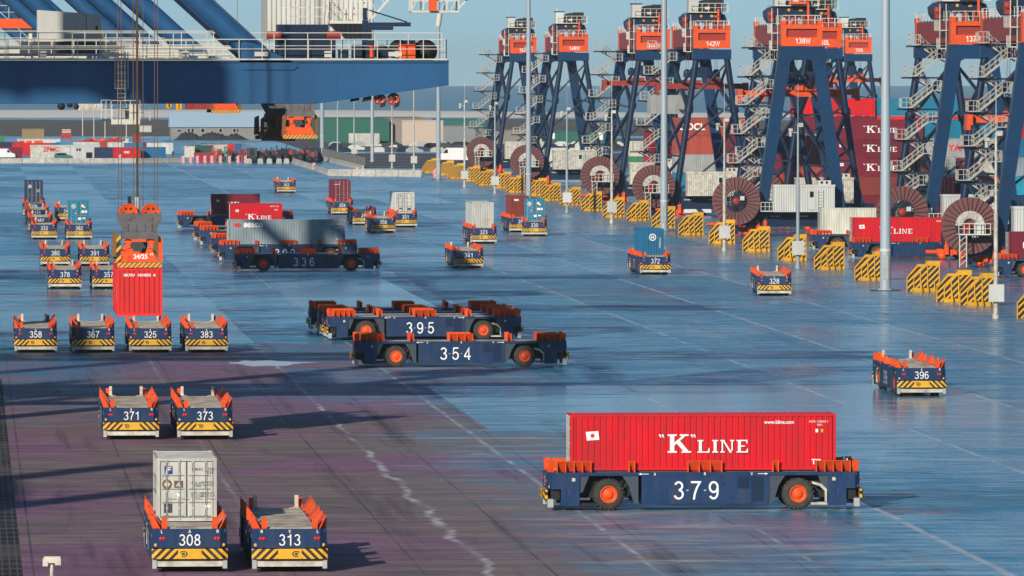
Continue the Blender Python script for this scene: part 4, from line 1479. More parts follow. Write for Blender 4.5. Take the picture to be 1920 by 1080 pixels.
    for x in (x0, x1 - .12, (x0 + x1) / 2):
        b.box(x, x + .12, 2.2, 2.32, z0 + .13, 42.6)
    b.beam((x1, 2.2, z0 + .2), (x1 + 2.2, 2.2, z0 + 2.4), .10, .10)
    for k in range(5):
        b.beam((x0 + k * .55, 1.0, z0 + .15), (x0 + (k + 1) * .55, 1.0, z0 + 1.2), .045, .045)
    xm = (x0 + x1) / 2 - .15
    b.box(xm - .22, xm + .22, .7, .95, z0 + .1, z0 + 1.4, 1)
    b.tube((xm + .3, .9, z0 - .75), (xm + .4, .9, z0 - .05), .16, 8)
    L(b, "maintenance_basket", [CRAIL, ORANGE])
    b = MB()                                            # caged ladder and cab platform under the girder
    xl, _ = at(216, 100, -.6); xr, _ = at(240, 100, -.6)
    zt, zb = 21.1, 17.95
    for i in range(5):
        x = xl + (xr - xl) * i / 4
        b.tube((x, -.35 - .45 * math.sin(math.pi * i / 4), zb + 1.1), (x, -.35 - .45 * math.sin(math.pi * i / 4), zt), .035, 5)
    for k in range(5):
        z = zb + 1.1 + k * .42
        for i in range(4):
            x, x2 = xl + (xr - xl) * i / 4, xl + (xr - xl) * (i + 1) / 4
            b.tube((x, -.35 - .45 * math.sin(math.pi * i / 4), z), (x2, -.35 - .45 * math.sin(math.pi * (i + 1) / 4), z), .035, 4)
    for x in (xl + .15, xr - .15):
        b.tube((x, -.30, 17.0), (x, -.30, zt), .035, 5)
    for k in range(18):
        b.tube((xl + .15, -.30, 17.1 + k * .24), (xr - .15, -.30, 17.1 + k * .24), .02, 4)
    L(b, "ladder_cage", CRAIL)
    b = MB()
    px0, pz0 = at(208, 233, -.8); px1, pz1 = at(262, 200, -.8)
    b.box(px0, px1, -1.6, 0, pz0, pz0 + .28); b.rail((px0, -1.58, pz0 + .28), (px1, -1.58, pz0 + .28), 1.05, .5, .035)
    b.rail((px0 - .55, -1.2, pz0 + .3), (px0, -1.2, pz0 + .3), 1.05, .3, .03); b.box(px1 - .6, px1 - .05, -1.2, -.1, pz0 + .285, 18.19)
    b.rail((px1, -1.2, pz0 + .2), (px1 + .55, -1.2, pz0 + .2), .9, .5, .03)
    b.box(px0 + .8, px0 + 1.4, -1.0, -.3, pz0 + .30, pz0 + .9, 1)
    b.box(px0 + .05, px0 + .12, -.2, -.1, pz0 + .28, 18.19); 
    b.box(px0 - .5, px0 - .02, -1.15, -.2, pz0 + .18, pz0 + .29, 1)
    L(b, "cab_platform", [CRAIL, STEELD])
    b = MB()
    for px_, r in ((712, .34), (738, .36)):
        x, z = at(px_, 186, .6)
        b.ring((x, .55, z), 'y', [(0, -.08), (r * .8, -.08), (r, -.12), (r, .12), (r * .8, .08), (0, .08)], 20, 0)
        b.box(x - .06, x + .06, .3, .8, z, z + .5, 1)
        for k in range(4):
            a = math.pi / 4 + k * math.pi / 2
            b.tube((x + .6 * r * math.cos(a), .40, z + .6 * r * math.sin(a)), (x + .6 * r * math.cos(a), .46, z + .6 * r * math.sin(a)), .05, 6, 2)
        b.prism([(x + .05, z - .25), (x + .38, z - .05), (x + .30, z - .40), (x + .02, z - .48)], 'y', .44, .66, 1)
    for px_ in (665, 688):
        x, z = at(px_, 187, .6)
        b.prism([(x - .25, z - .12), (x + .25, z - .02), (x + .25, z + .2), (x - .2, z + .12)], 'y', .3, .9, 1)
    L(b, "rope_pulley", [ORANGE_D, DARK, CREAM])
    return o


make_quay_crane("blue quay crane with low girder, cream railings and ladder cage, nearest the camera", 430, True, True)
make_quay_crane("blue quay crane directly behind the nearest crane girder", 536, True, False)
make_quay_crane("third blue quay crane, its stay tubes slanting behind the second", 632, True, False)
make_quay_crane("fourth blue quay crane standing far along the quay", 715, True, False)
make_quay_crane("fifth blue quay crane, farthest of the row", 884, True, False)
make_quay_crane("unseen blue crane legs added for shadow bands on the left lanes", 299, False, boom=False)
make_quay_crane("unseen blue crane legs and boom added to shade the nearest girder", 374.5, False)

# orange part of a crane far left
b = MB()
x0, z0 = AT(-30, 52, 632).x, AT(0, 52, 632).z
x1, z1 = AT(62, 34, 632).x, AT(0, 34, 632).z
b.prism([(x0, z0), (x1, z0), (x1 - .9, z1), (x0, z1)], 'y', 640, 646, 0)
b.rail((x0, 640, z1), (x1 - .9, 640, z1), 1.1, .9, .03, 1)
b.box(x0, x0 + .3, 641, 645, 20.7, z0 - .01, 1)
b.box(x1 - .3, x1, 641, 645, 20.7, z0 - .01, 1)
o = b.build("trolley", [ORANGE, CRAIL]); tag(o, "orange crane trolley with railing at the upper left edge", "trolley")

p = AT(563, 258, 533)
spreader("spreader", "dark orange spreader with hazard stripe beam hanging under the girder", p.x, 533 + 6.1, p.z - .1, paint_=ORANGE)
q = AT(522, 262, 545)
spreader("spreader", "shaded brown spreader hanging beside the striped spreader", q.x, 545 + 6.1, q.z - .1, paint_=PLATE_BROWN)  # brown coat paints in this spreader's shade
p = AT(424, 213, 626)
sp2 = spreader("spreader", "small orange spreader half hidden under the girder, farthest left", p.x, 626 + 6.1, p.z, paint_=ORANGE)
b = MB()                                              # ropes and trolley parts below the girder
for px_, Y in ((536, 533), (590, 533), (505, 545), (545, 545), (405, 626), (445, 626)):
    t_ = AT(px_, 230 if Y < 600 else 205, Y + 6)
    b.tube((t_.x, Y + 6, t_.z), (t_.x, Y + 6, 44), .03, 4)
o = b.build("hoist_ropes", ROPE); tag(o, "thin ropes holding the spreaders under the blue girder", "ropes")
def bit(name, label, cat, px0, px1, py0, py1, Y, dep, m):
    a, c_ = AT(px0, py1, Y), AT(px1, py0, Y)
    bb = MB()
    bb.box(a.x, c_.x, Y, Y + dep, a.z, c_.z + .6)
    n = max(2, int((c_.x - a.x) / .8))
    for k in range(n):
        xx = a.x + (c_.x - a.x) * (k + .2) / n
        bb.box(xx, xx + .25, Y - .05, Y - .003, a.z + .1, c_.z + .3)
    oo = bb.build(name, m); tag(oo, label, cat)
bit("trolley_cabin", "white operator cabin hanging under the blue girder", "cabin", 146, 193, 190, 207, 536, 3, CREAM)
b = MB()
for px_, py_, r in ((115, 199, .28), (131, 196, .22), (143, 200, .2)):
    t_ = AT(px_, py_, 536); b.ring((t_.x, 536, t_.z), 'y', [(0, 0), (r, 0), (r, .4), (0, .4)], 14); b.box(t_.x - .1, t_.x + .1, 536.05, 536.3, t_.z, 19)
o = b.build("rope_sheaves", DARK); tag(o, "black rope sheaves under the girder left of the white cabin", "sheaves")
bit("trolley_beam", "orange brown trolley beam below the girder beside the small spreader", "beam", 350, 398, 192, 205, 630, 4, ORANGE_D)
bit("hook_block", "yellow hook block under the girder, left of the pair", "hook block", 312, 319, 192, 203, 620, .4, YELLOW)
bit("hook_block", "yellow hook block under the girder, right of the pair", "hook block", 330, 338, 192, 207, 620, .4, YELLOW)

# ------------------------------------------------------------------ stacking cranes
GA = 31.0                                              # distance between near and far leg frame


def make_stacking_crane(wide, cage):
    """wide: the near frame has the big box legs, else the slim tubes"""
    o = thing("stacking_crane", "", "stacking crane")
    zt, zb = 21.4, 2.9
    def lx(z, s): return s * (4.75 - (z - zb) * (2.70 / (zt - zb)))
    for y, big in ((0.0, wide), (GA, not wide)):
        for s in (-1, 1):
            b = MB()
            if big:
                b.leg((lx(zb, s), y, zb), (lx(zt, s), y, zt - .1), 1.25, 1.3, 0, 1.55, 1.5)
            else:
                b.tube((lx(zb, s), y, zb), (lx(zt, s), y, zt), .42, 14, 0)
                m_ = 14.5
                b.tube((lx(m_ - .45, s), y, m_ - .45), (lx(m_ + .45, s), y, m_ + .45), .60, 14, 0)
                b.leg((lx(zb + 1.0, s), y, zb), (lx(zb + 1.6, s), y, zb + 1.7), 1.5, 1.2, 0, .8, .8)
            b.build("leg", CRANE_B if big else CRANE_N, o)
        b = MB()
        if big:
            b.prism([(-2.75, 21.1), (-2.55, 20.2), (-1.55, 20.2), (-1.35, 20.85), (-.95, 21.1), (.95, 21.1), (1.35, 20.85), (1.55, 20.2), (2.55, 20.2), (2.75, 21.1), (2.75, 22.68), (-2.75, 22.68)], 'y', y - .78, y + .78, 0)
        else:
            b.box(-2.6, 2.6, y - .6, y + .6, 21.2, 22.55, 0)
        b.build("portal_beam", CRANE_B, o)
        b = MB()
        b.box(-6.6, 6.6, y - .65, y + .65, 1.15, 2.9, 0)
        for k in (-3.2, .2, 3.4):
            b.box(k - .55, k + .55, y - .665, y - .652, 2.35, 2.47, 1)
        b.build("sill_beam", [CRANE_N, CREAM], o)
        for s in (-1, 1):
            b = MB()
            b.box(s * 5.4 - 1.7, s * 5.4 + 1.7, y - .45, y + .45, .45, 1.14, 0)
            for k in (-1.15, 1.15):
                b.ring((s * 5.4 + k, y, .42), 'y', [(0, -.5), (.42, -.5), (.42, .5), (0, .5)], 14, 0)
            b.tube((s * 7.1, y, .8), (s * 8.3, y, .8), .24, 8, 0)
            for k in (-.8, .1, 1.0):
                b.box(s * 5.4 + k - .22, s * 5.4 + k + .22, y - .95, y - .46, .55, 1.55 + .3 * (k > 0), 0)
                b.tube((s * 5.4 + k, y - .7, 1.55), (s * 5.4 + k, y - .7, 2.0), .13, 8, 0)
            b.build("bogie", ORANGE, o)
    b = MB()                                           # bracing between the frames and inside the slim frame
    slim = GA if wide else 0.0
    bigy = 0.0 if wide else GA
    for s in (-1, 1):
        N = [(lx(20.6, s), bigy, 20.6), (lx(14.2, s), slim, 14.2), (lx(8.0, s), bigy, 8.0), (lx(3.4, s), slim, 3.6)]
        for p_, q_ in zip(N, N[1:]):
            b.tube(p_, q_, .30, 10)
        N = [(lx(20.6, s), slim, 20.6), (lx(14.6, s), bigy, 14.6), (lx(8.2, s), slim, 8.2), (lx(3.4, s), bigy, 3.6)]
        for p_, q_ in zip(N, N[1:]):
            b.tube(p_, q_, .20, 8)
        b.tube((lx(14.2, s), slim, 14.2), (lx(14.6, s), bigy, 14.6), .13, 8)
        b.tube((lx(8.0, s), bigy, 8.2), (lx(8.0, s), slim, 8.2), .13, 8)
    for z0, z1 in ((3.4, 10.0), (10.0, 15.5), (15.5, 20.8)):
        b.tube((lx(z0, -1), slim, z0), (lx(z1, 1), slim, z1), .14, 8)
    b.build("bracing", CRANE_N, o)
    b = MB()                                           # orange top ring
    for y in (0.0, GA):
        f = -1 if y == 0 else 1
        ya, yb = y - .65, y + .65
        b.box(-2.45, 2.45, ya, yb, 22.70, 23.75, 0)
        b.box(-2.45, -1.85, ya, yb, 23.752, 25.25, 0); b.box(1.85, 2.45, ya, yb, 23.752, 25.25, 0)
        b.box(-1.848, 1.848, ya, yb, 24.75, 25.25, 0)
        b.box(-1.848, 1.848, ya + .35, yb - .35, 23.752, 24.748, 1)
        for s in (-1, 1):
            b.box(s * 2.2 - .3, s * 2.2 + .3, ya - .05, yb + .05, 25.252, 25.75, 0)
    for s in (-1, 1):
        b.box(s * 2.0 - .40, s * 2.0 + .40, .652, GA - .652, 22.85, 25.2, 1)
        b.box(s * 2.0 - .15, s * 2.0 + .15, .652, GA - .652, 25.205, 25.4, 2)
    b.build("top_girder", [ORANGE, ORANGE_D, STEELD], o)
    b = MB()
    for s in (-1, 1):
        b.rail((s * 2.35, .7, 25.25), (s * 2.35, GA - .7, 25.25), 1.1, 2.6, .045)
    b.rail((-2.3, -.6, 25.25), (2.3, -.6, 25.25), 1.1, .75, .045)
    b.rail((-2.3, GA + .6, 25.25), (2.3, GA + .6, 25.25), 1.1, .9, .045)
    b.box(-3.3, -2.46, 2, 7, 24.2, 24.3); b.rail((-3.3, 2, 24.3), (-3.3, 7, 24.3), 1.1, 1.0, .045)
    b.box(-3.3, -2.46, 2.2, 5, 22.2, 22.3); b.rail((-3.3, 2.2, 22.3), (-3.3, 5, 22.3), 1.1, 1.0, .045)
    for k in (-3.3, -2.6):
        b.tube((k, 2.2, 22.2), (k, 2.2, 27.2), .05, 5)
    b.build("railing", CRAIL, o)
    tr = MB()                                          # trolley
    y0, y1 = 7.0, 15.0
    tr.prism([(-2.6, 25.5), (-1.7, 25.5), (-1.5, 26.2), (1.5, 26.2), (1.7, 25.5), (2.6, 25.5), (2.85, 26.2), (2.5, 27.2), (1.8, 27.5), (-1.8, 27.5), (-2.5, 27.4), (-3.1, 26.9), (-3.0, 26.1)], 'y', y0, y1, 0)
    tr.box(-2.5, 2.9, y0 - .6, y1 + .6, 27.505, 27.62, 1)
    tr.box(-.9, -.6, y0 - .02, y0 - .003, 26.9, 27.2, 2); tr.box(.5, .9, y0 - .02, y0 - .003, 26.9, 27.2, 2)
    to = tr.build("trolley", [CRANE_N, CRAIL, YELLOW], o)
    b = MB(); b.rail((-2.4, y0 - .55, 27.62), (2.85, y0 - .55, 27.62), 1.15, .9, .05); b.rail((2.85, y0 - .55, 27.62), (2.85, y1, 27.62), 1.1, 1.5, .045)
    b.box(-.3, .35, y0 - .62, y0 - .60, 27.95, 28.3)
    b.build("railing", CRAIL, to)
    b = MB(); b.prism([(-1.0, 27.63), (1.2, 27.63), (1.2, 28.6), (.8, 29.1), (.2, 29.3), (-.4, 29.1), (-.9, 28.5)], 'y', y0 + .6, y1 - 1.5, 0)
    b.box(.7, 2.4, y0 + .9, y0 + 4, 28.61, 29.4, 0); b.box(1.25, 2.3, y0 + .5, y0 + 4, 27.63, 28.6, 0)
    b.build("hoist_drum", DARK, to)
    b = MB(); b.box(-2.4, -1.05, y0 + .4, y0 + 3.0, 27.625, 29.45, 0); b.box(-2.55, -.9, y0 + .25, y0 + 3.2, 29.455, 29.6, 1)
    b.tube((-2.2, y0 + .5, 29.6), (-2.2, y0 + .5, 30.3), .08, 6, 0)
    b.build("hoist_hut", [HOUSE, STEELD], to)
    b = MB(); b.box(-3.2, -2.55, y0 - .3, y0 + 1.2, 25.6, 26.9, 0); b.ring((-2.95, y0 - .4, 26.5), 'y', [(0, 0), (.42, 0), (.42, .1)], 12, 0)
    b.build("cable_festoon", ORANGE_D, to)
    for k in (-1.4, -.3, .8, 1.7):
        b = MB()
        b.box(k - .3, k + .3, y0 - 3.4, y0 - 2.6, 25.21, 25.75 + .35 * (int(k * 10) % 2), 0)
        b.tube((k, y0 - 3, 25.8), (k, y0 - 3, 26.5), .14, 8, 0)
        b.build("drive_motor", ORANGE_D, o)
    b = MB()                                           # orange gallows over the top
    b.box(1.3, 1.55, y0 - 1.6, y0 - 1.3, 25.26, 28.0, 0); b.box(-.9, 1.55, y0 - 1.6, y0 - 1.3, 27.75, 28.05, 0) if wide else b.box(.9, 1.55, y0 - 1.6, y0 - 1.3, 26.9, 27.1, 0)
    b.build("hoist_gallows", ORANGE, o)
    b = MB()                                           # zigzag stair with landings
    ys = 6.0 if wide else GA - 3.5
    z = 5.2
    k = 0
    def rail2(p_, q_):
        b.beam(p_, q_, .08, .18)
        for f in (0, .25, .5, .75, 1):
            a = Vector(p_).lerp(Vector(q_), f)
            b.tube(a, a + Vector((0, 0, 1.05)), .032, 4, caps=False)
        for hh in (.55, 1.05):
            b.tube(Vector(p_) + Vector((0, 0, hh)), Vector(q_) + Vector((0, 0, hh)), .034, 4, caps=False)
    while z < 22.0:
        xa, xb = lx(z, -1) - 3.1, lx(z + 1.9, -1) - 1.0
        yo = 0.0
        for yy in (0, .85):
            rail2((xa, ys + yy, z), (xb, ys + yy, z + 1.9))
        for i in range(7):
            f = i / 6
            b.box(xa + (xb - xa) * f - .12, xa + (xb - xa) * f + .12, ys + .06, ys + .79, z + 1.9 * f - .03, z + 1.9 * f + .03)
        # landing at the leg, back flight, outer landing
        b.box(xb, xb + 1.0, ys, ys + 2.0, z + 1.85, z + 1.95)
        b.rail((xb + 1.0, ys, z + 1.95), (xb + 1.0, ys + 2, z + 1.95), 1.05, .7, .045); b.rail((xb, ys - .02, z + 1.95), (xb + 1, ys - .02, z + 1.95), 1.05, .5, .045)
        xa2 = lx(z + 3.5, -1) - 3.1
        for yy in (1.1, 1.95):
            rail2((xb, ys + yy, z + 1.9), (xa2, ys + yy, z + 3.5))
        b.box(xa2 - 1.1, xa2, ys, ys + 2.0, z + 3.45, z + 3.55)
        b.rail((xa2 - 1.1, ys, z + 3.55), (xa2 - 1.1, ys + 2, z + 3.55), 1.05, .7, .045); b.rail((xa2 - 1.1, ys - .02, z + 3.55), (xa2, ys - .02, z + 3.55), 1.05, .5, .045)
        z += 3.5
    b.build("stair", STAIRP, o)
    b = MB()
    z = 5.2
    while z < 22:
        b.beam((lx(z + 3.4, -1) - 4.6, ys + 1.0, z + 3.3), (lx(z + 3.4, -1), ys + 1.0, z + 3.3), .14, .18)
        b.beam((lx(z + 3.4, -1) - 3.4, ys + 1.0, z + 3.2), (lx(z + 1.6, -1), ys + 1.0, z + 1.6), .12, .14)
        z += 3.5
    b.build("stair_bracket", CRANE_N, o)
    # cable reel
    rl = MB()
    rx, rz_, r = -8.0, 4.25, 2.85
    nsp = 30
    r0 = 1.30 if not cage else 1.50
    for f in (-.36, .36):
        prof = [(r0, f - .03), (r, f - .03), (r, f + .03), (r0, f + .03), (r0, f - .03)]
        rl.ring((rx, -2.2, rz_), 'y', prof, 40, 0, False)
    rl.ring((rx, -2.2, rz_), 'y', [(r0 + .02, -.32), (r0 + .02, .32)], 30, 1)
    ro = rl.build("cable_reel", [MAROON, DARK], o)
    b = MB()
    for i in range(nsp):
        a = 2 * math.pi * i / nsp
        b.beam((rx + .45 * math.cos(a), -2.62, rz_ + .45 * math.sin(a)), (rx + r * .99 * math.cos(a), -2.60, rz_ + r * .99 * math.sin(a)), .085, .085)
    b.build("reel_spokes", DARK, ro)
    b = MB(); b.ring((rx, -2.2, rz_), 'y', [(0, -.62), (.40, -.62), (.46, -.5), (.46, .5)], 20, 0)
    b.build("reel_hub", ORANGE_D, ro)
    if cage:
        b = MB()
        for i in range(22):
            a0, a1 = math.pi * i / 22, math.pi * (i + .8) / 22
            b.add([(rx + rr * math.cos(a), -2.66, rz_ + rr * math.sin(a)) for rr, a in ((.75, a0), (.75, a1), (1.5, a1), (1.5, a0))], [(0, 1, 2, 3)])
        b.build("reel_guard", CREAM, ro)
    b = MB()
    if cage:
        b.box(rx - 1.4, rx + 1.8, -4.6, -2.9, rz_ - .9, rz_ - .78, 0)
        b.rail((rx - 1.4, -4.6, rz_ - .78), (rx + 1.8, -4.6, rz_ - .78), 1.05, .5, .045, 0)
        b.box(rx + .3, rx + 1.2, -4.2, -3.2, rz_ - .775, rz_ + .35, 1); b.box(rx - .9, rx - .2, -4.1, -3.3, rz_ - .775, rz_ + .3, 2)
        for k in (-1.3, -.6):
            b.tube((rx + k, -4.5, .1), (rx + k, -4.5, rz_ - .9), .06, 5, 0)
        for k in range(5):
            b.tube((rx - 1.3, -4.5, .3 + k * .6), (rx - .6, -4.5, .9 + k * .6), .04, 4, 0)
    else:
        b.box(rx + 2.9, rx + 4.4, -2.8, -1.2, 3.0, 3.1, 0); b.rail((rx + 2.9, -2.8, 3.1), (rx + 4.4, -2.8, 3.1), 1.0, .5, .045, 0)
        b.box(rx + .4, rx + .9, -2.95, -2.7, rz_ + .1, rz_ + .6, 1)
    b.box(rx - .3, rx + .3, -1.8, -1.2, .3, rz_ + .2, 3); b.box(rx - .3, rx + 2.2, -1.5, -1.2, 1.3, 2.6, 3)
    b.build("reel_platform", [CRAIL, HOUSE, ORANGE_D, CRANE_N], o)
    # electrical house
    b = MB()
    hx0, hx1, hy0, hy1, z0, z1 = -3.6, 3.7, -2.9, -.8, 2.95, 6.2
    n = 26
    vs = []
    for i in range(n * 4 + 1):
        k = i % 4
        x = hx0 + (hx1 - hx0) * i / (n * 4)
        y = hy0 - (.05 if k in (0, 1) else 0)
        vs += [(x, y, z0), (x, y, z1 - .25)]
    b.add(vs, [(2 * i, 2 * i + 2, 2 * i + 3, 2 * i + 1) for i in range(n * 4)], 0)
    b.box(hx0, hx1, hy0 + .06, hy1, z0, z1 - .26, 0); b.box(hx0 - .06, hx1 + .06, hy0 - .1, hy1 + .05, z1 - .255, z1, 0)
    b.box(hx0 + 5.4, hx0 + 6.9, hy0 + .4, hy1 - .3, z1 + .004, z1 + .5, 0)
    b.ring((hx0 + 5.8, hy0 + .38, z1 + .25), 'y', [(0, 0), (.18, 0)], 10, 1); b.ring((hx0 + 6.4, hy0 + .38, z1 + .25), 'y', [(0, 0), (.18, 0)], 10, 1)
    ho = b.build("electrical_house", [HOUSE if wide else CREAM, STEELD], o)
    b = MB(); b.box(hx0 + 4.1, hx0 + 5.0, hy0 - .09, hy0 - .055, z0 + .3, z1 - .6, 0); b.box(hx0 + 4.32, hx0 + 4.78, hy0 - .105, hy0 - .093, z1 - 1.5, z1 - .8, 1)
    b.build("door", [HOUSE, GLASS], ho)
    b = MB()
    for x in (hx0 + 5.3, hx0 + 5.9):
        b.tube((x, hy0 - .2, .5), (x, hy0 - .2, z1 - .6), .035, 4)
    for k in range(14):
        b.tube((hx0 + 5.3, hy0 - .2, .7 + k * .36), (hx0 + 5.9, hy0 - .2, .7 + k * .36), .025, 4)
    b.build("ladder", CRAIL, ho)
    return o


PW = make_stacking_crane(True, False); index_kids(PW)
PS = make_stacking_crane(False, True); index_kids(PS)
PC = make_stacking_crane(True, True); index_kids(PC)
used = set()
CR = {}
for no, px, gy, wide, lab in (
    ("137W", 1822, 469, True, "marked 137W, with bare sky to its left"),
    ("135W", 1960, 501, True, "cut off by the right picture edge"),
    ("139W", 1502, 443, True, "marked 139W, with the dark red cable reel and grey house"),
    ("140L", 1541, 424, False, "marked 140L, half hidden behind crane 139W"),
    ("142W", 1334, 408, False, "marked 142W behind the second lamp mast"),
    ("144W", 1224, 383, False, "with its sign hidden by the lamp mast, left of 142W"),
    ("148W", 1075, 350, False, "marked 148W, second from the left"),
    ("152W", 981, 327, False, "marked 152W, leftmost and farthest of the row"),
    ("150L", 1609, 327, False, "marked 150L, small and far behind 139W"),
):
    pr = PC if no == "135W" else (PW if wide else PS)
    if id(pr) in used:
        o = copy_tree(pr)
    else:
        o = pr; used.add(id(pr))
    g = G(px, gy)
    o.location = (g.x, g.y, 0)
    tag(o, "blue and orange stacking crane " + lab, "stacking crane", "stacking cranes in a row")
    put("crane_sign", stroke_mesh(no, .62, WHITE, .14), o, (.15, -.66, 23.30))
    CR[no] = g

def crane_spreader(no, y, z, label, c=None):
    g = CR[no]
    o = thing("crane_spreader", label, "spreader", (g.x, g.y + y, z), 0, "red spreaders inside the stacking cranes")
    b = MB()
    b.box(-6.0, 6.0, -.35, .35, 0, .75, 0)
    for s in (-1, 1):
        b.box(s * 6.0 - .3, s * 6.0 + .3, -1.2, 1.2, -.25, .85, 0)
        b.box(s * 6.15 - .2, s * 6.15 + .2, -1.25, 1.25, -.75, -.255, 0)
    for x in (-1.9, -.6, 1.2, 2.4):
        b.box(x - .5, x + .5, -.8, .8, .76, 1.5 if x > 0 else 1.2, 0)
    b.build("beam", ORANGE_D if no in ("144W", "142W") else ORANGE, o)
    b = MB()
    b.box(-2.4, 2.4, -1.0, 1.0, 1.55, 2.0, 0); b.box(-1.0, 1.2, -.8, .8, 2.01, 3.0, 0)
    for x in (-2, 2):
        b.ring((x, -.3, 2.2), 'y', [(0, 0), (.5, 0), (.5, .4), (0, .4)], 14, 0)
    b.build("head_block", CRANE_N, o)
    b = MB()
    for x in (-2.2, -1.9, 1.9, 2.2):
        b.tube((x, 0, 2.0), (x * .8, 0, 25.4 - z), .03, 4)
    b.build("ropes", ROPE, o)
for no, z, lab in (("139W", 16.6, "orange red spreader hanging inside crane 139W"), ("140L", 16.6, "red spreader bar just right of crane 139W"),
                   ("144W", 17.4, "dark red spreader bar left of the second lamp mast"), ("142W", 17.2, "dark red spreader inside crane 142W"),
                   ("150L", 17.3, "small orange spreader far inside crane 150L"), ("135W", 14.5, "red spreader at the right picture edge")):
    crane_spreader(no, 14, z, lab)
g = CR["142W"]
c = container(L20, "lightgrey", (g.x - 4.3, g.y + 14, 17.2 - 3.4), math.pi / 2, "grey container hanging under the dark red spreader in crane 142W")
c['group'] = "containers hanging from cranes"

# ------------------------------------------------------------------ yellow striped end barriers
def make_block():
    o = thing("end_barrier", "", "barrier")
    prof = [(-.98, .0), (-.98, 1.15), (.25, 2.32), (1.40, 2.32), (1.40, .0)]
    b = MB(); b.prism(prof, 'y', -.05, .0); b.build("striped_panel", HAZ, o)
    prof2 = [(-1.45, .0), (-1.45, 1.15), (-.45, 2.15), (.0, 2.15), (.0, .0)]
    b = MB(); b.prism(prof2, 'y', 1.5, 1.55); b.build("striped_panel", HAZ, o)
    b = MB()
    b.box(.22, 1.42, -.08, 1.6, 2.325, 2.75, 0)
    b.prism([(-1.05, 1.15), (-.93, 1.15), (.25, 2.36), (.25, 2.60), (.12, 2.56)], 'y', -.10, .04, 0)
    b.prism([(-1.52, 1.15), (-1.40, 1.15), (-.40, 2.20), (-.40, 2.40), (-.50, 2.38)], 'y', 1.40, 1.54, 0)
    b.box(-.5, .2, 1.41, 1.56, 2.2, 2.42, 0)
    for x in (-.96, -.36, .28, 1.34):
        top = 1.15 if x < -.9 else (1.72 if x < 0 else 2.3)
        b.box(x - .045, x + .045, -.13, -.052, 0, top, 0)
    for x in (-1.43,):
        b.box(x - .045, x + .045, 1.42, 1.498, 0, 1.15, 0)
    for x in (-.30, .28, .90):
        b.beam((x, -.75, .05), (x, -.13, .75), .09, .09, 0)
    b.box(-.97, 1.42, -.12, -.053, .0, .30, 1)
    b.box(1.30, 1.40, .0, 1.5, .02, 2.29, 0)
    b.build("frame", [YELLOW, YELLOW], o)
    return o


BP = make_block(); index_kids(BP)
BLK = [(807.5, 324), (836.7, 328.5), (855.5, 334.5), (885.5, 340), (910, 347.8), (942.5, 353), (967, 361), (1008, 366.7), (1034, 376.7), (1070.5, 385.5), (1110, 395.6),
       (1151.5, 407.8), (1197, 414.4), (1245, 427.8), (1297, 441), (1355, 457), (1419, 471.5), (1487, 488.6), (1557, 505.5), (1634, 526), (1733, 546.5), (1835, 573), (1946, 597)]
N_ = ["first", "second", "third", "fourth", "fifth", "sixth", "seventh", "eighth", "ninth", "tenth", "eleventh", "twelfth", "thirteenth", "fourteenth", "fifteenth", "sixteenth", "seventeenth", "eighteenth", "nineteenth", "twentieth", "twenty-first", "twenty-second", "twenty-third"]
BLAB = {16: "beside carrier 328, up and left of it", 17: "behind the thin lamp pole near carrier 328", 18: "between the thin pole and the big lamp mast", 19: "partly hidden by the big lamp mast",
        20: "right beside the big lamp mast", 21: "with the white pole in front, near the right edge", 22: "cut off by the right picture edge", 0: "farthest away at the head of the row", 1: "right of the far lamp mast"}
for i, (px, gy) in enumerate(BLK):
    o = BP if i == 0 else copy_tree(BP)
    g = G(px, gy)
    o.location = (g.x, g.y, 0)
    o.rotation_euler = (0, 0, rnd.uniform(-.03, .03))
    tag(o, "yellow black striped end barrier, " + BLAB.get(i, N_[i] + " counting from the far end of the row"), "barrier", "striped barriers along the crane row")
# second barrier standing partly behind the one by the white pole
o = copy_tree(BP); g = G(1822, 569); o.location = (g.x - .9, g.y + 4, 0)
tag(o, "yellow black striped end barrier overlapped by the one behind the white pole", "barrier", "striped barriers along the crane row")

# ------------------------------------------------------------------ masts and poles
MAST = mat("mast_galvanised_paint", (.36, .42, .46), .4, .1, var=.35, scale=.6, stretch=(1, 1, .2))
def mast(px, gy, r, label, hh=40, r2=None):
    g = G(px, gy)
    o = thing("lamp_mast", label, "lamp mast", (g.x, g.y, 0), 0, "tall lamp masts")
    b = MB()
    r2 = r2 or r * .62
    b.tube((0, 0, .2), (0, 0, 11.5), r, 20, 0, r - (r - r2) * .28)
    b.tube((0, 0, 11.5), (0, 0, hh), (r - (r - r2) * .28) * .97, 20, 0, r2)
    b.tube((0, 0, .02), (0, 0, .20), r * 1.45, 16, 0); b.tube((0, 0, 3.55), (0, 0, 3.8), r * 1.01, 20, 1)
    b.build("pole", [MAST, HOUSE], o)
    b = MB(); b.box(-r * .45, r * .45, -r * 1.04, -r * .6, 1.0, 3.2); b.build("hatch", GALV, o)
    b = MB(); b.ring((0, 0, hh), 'z', [(0, 0), (1.5, 0), (1.5, .4), (0, .5)], 16)
    for k in range(8):
        a = k * math.pi / 4
        b.box(1.5 * math.cos(a) - .35, 1.5 * math.cos(a) + .35, 1.5 * math.sin(a) - .35, 1.5 * math.sin(a) + .35, hh - .6, hh - .05)
    b.build("lamp_crown", GALV, o)
    b = MB(); b.box(-1.3, 1.3, -1.3, 1.3, .002, .06); b.build("footing", STEELD, o)
mast(1660, 545, .50, "thick grey lamp mast in front of the cable reels, nearest of the masts")
mast(1245, 433, .48, "thick grey lamp mast behind the blue container carrier 372")
mast(991, 371, .46, "thick grey lamp mast behind the teal container carrier 330")
mast(822, 337, .42, "thick grey lamp mast at the far end of the striped barriers")
mast(698, 304, .40, "far grey lamp mast standing on the rail yard")
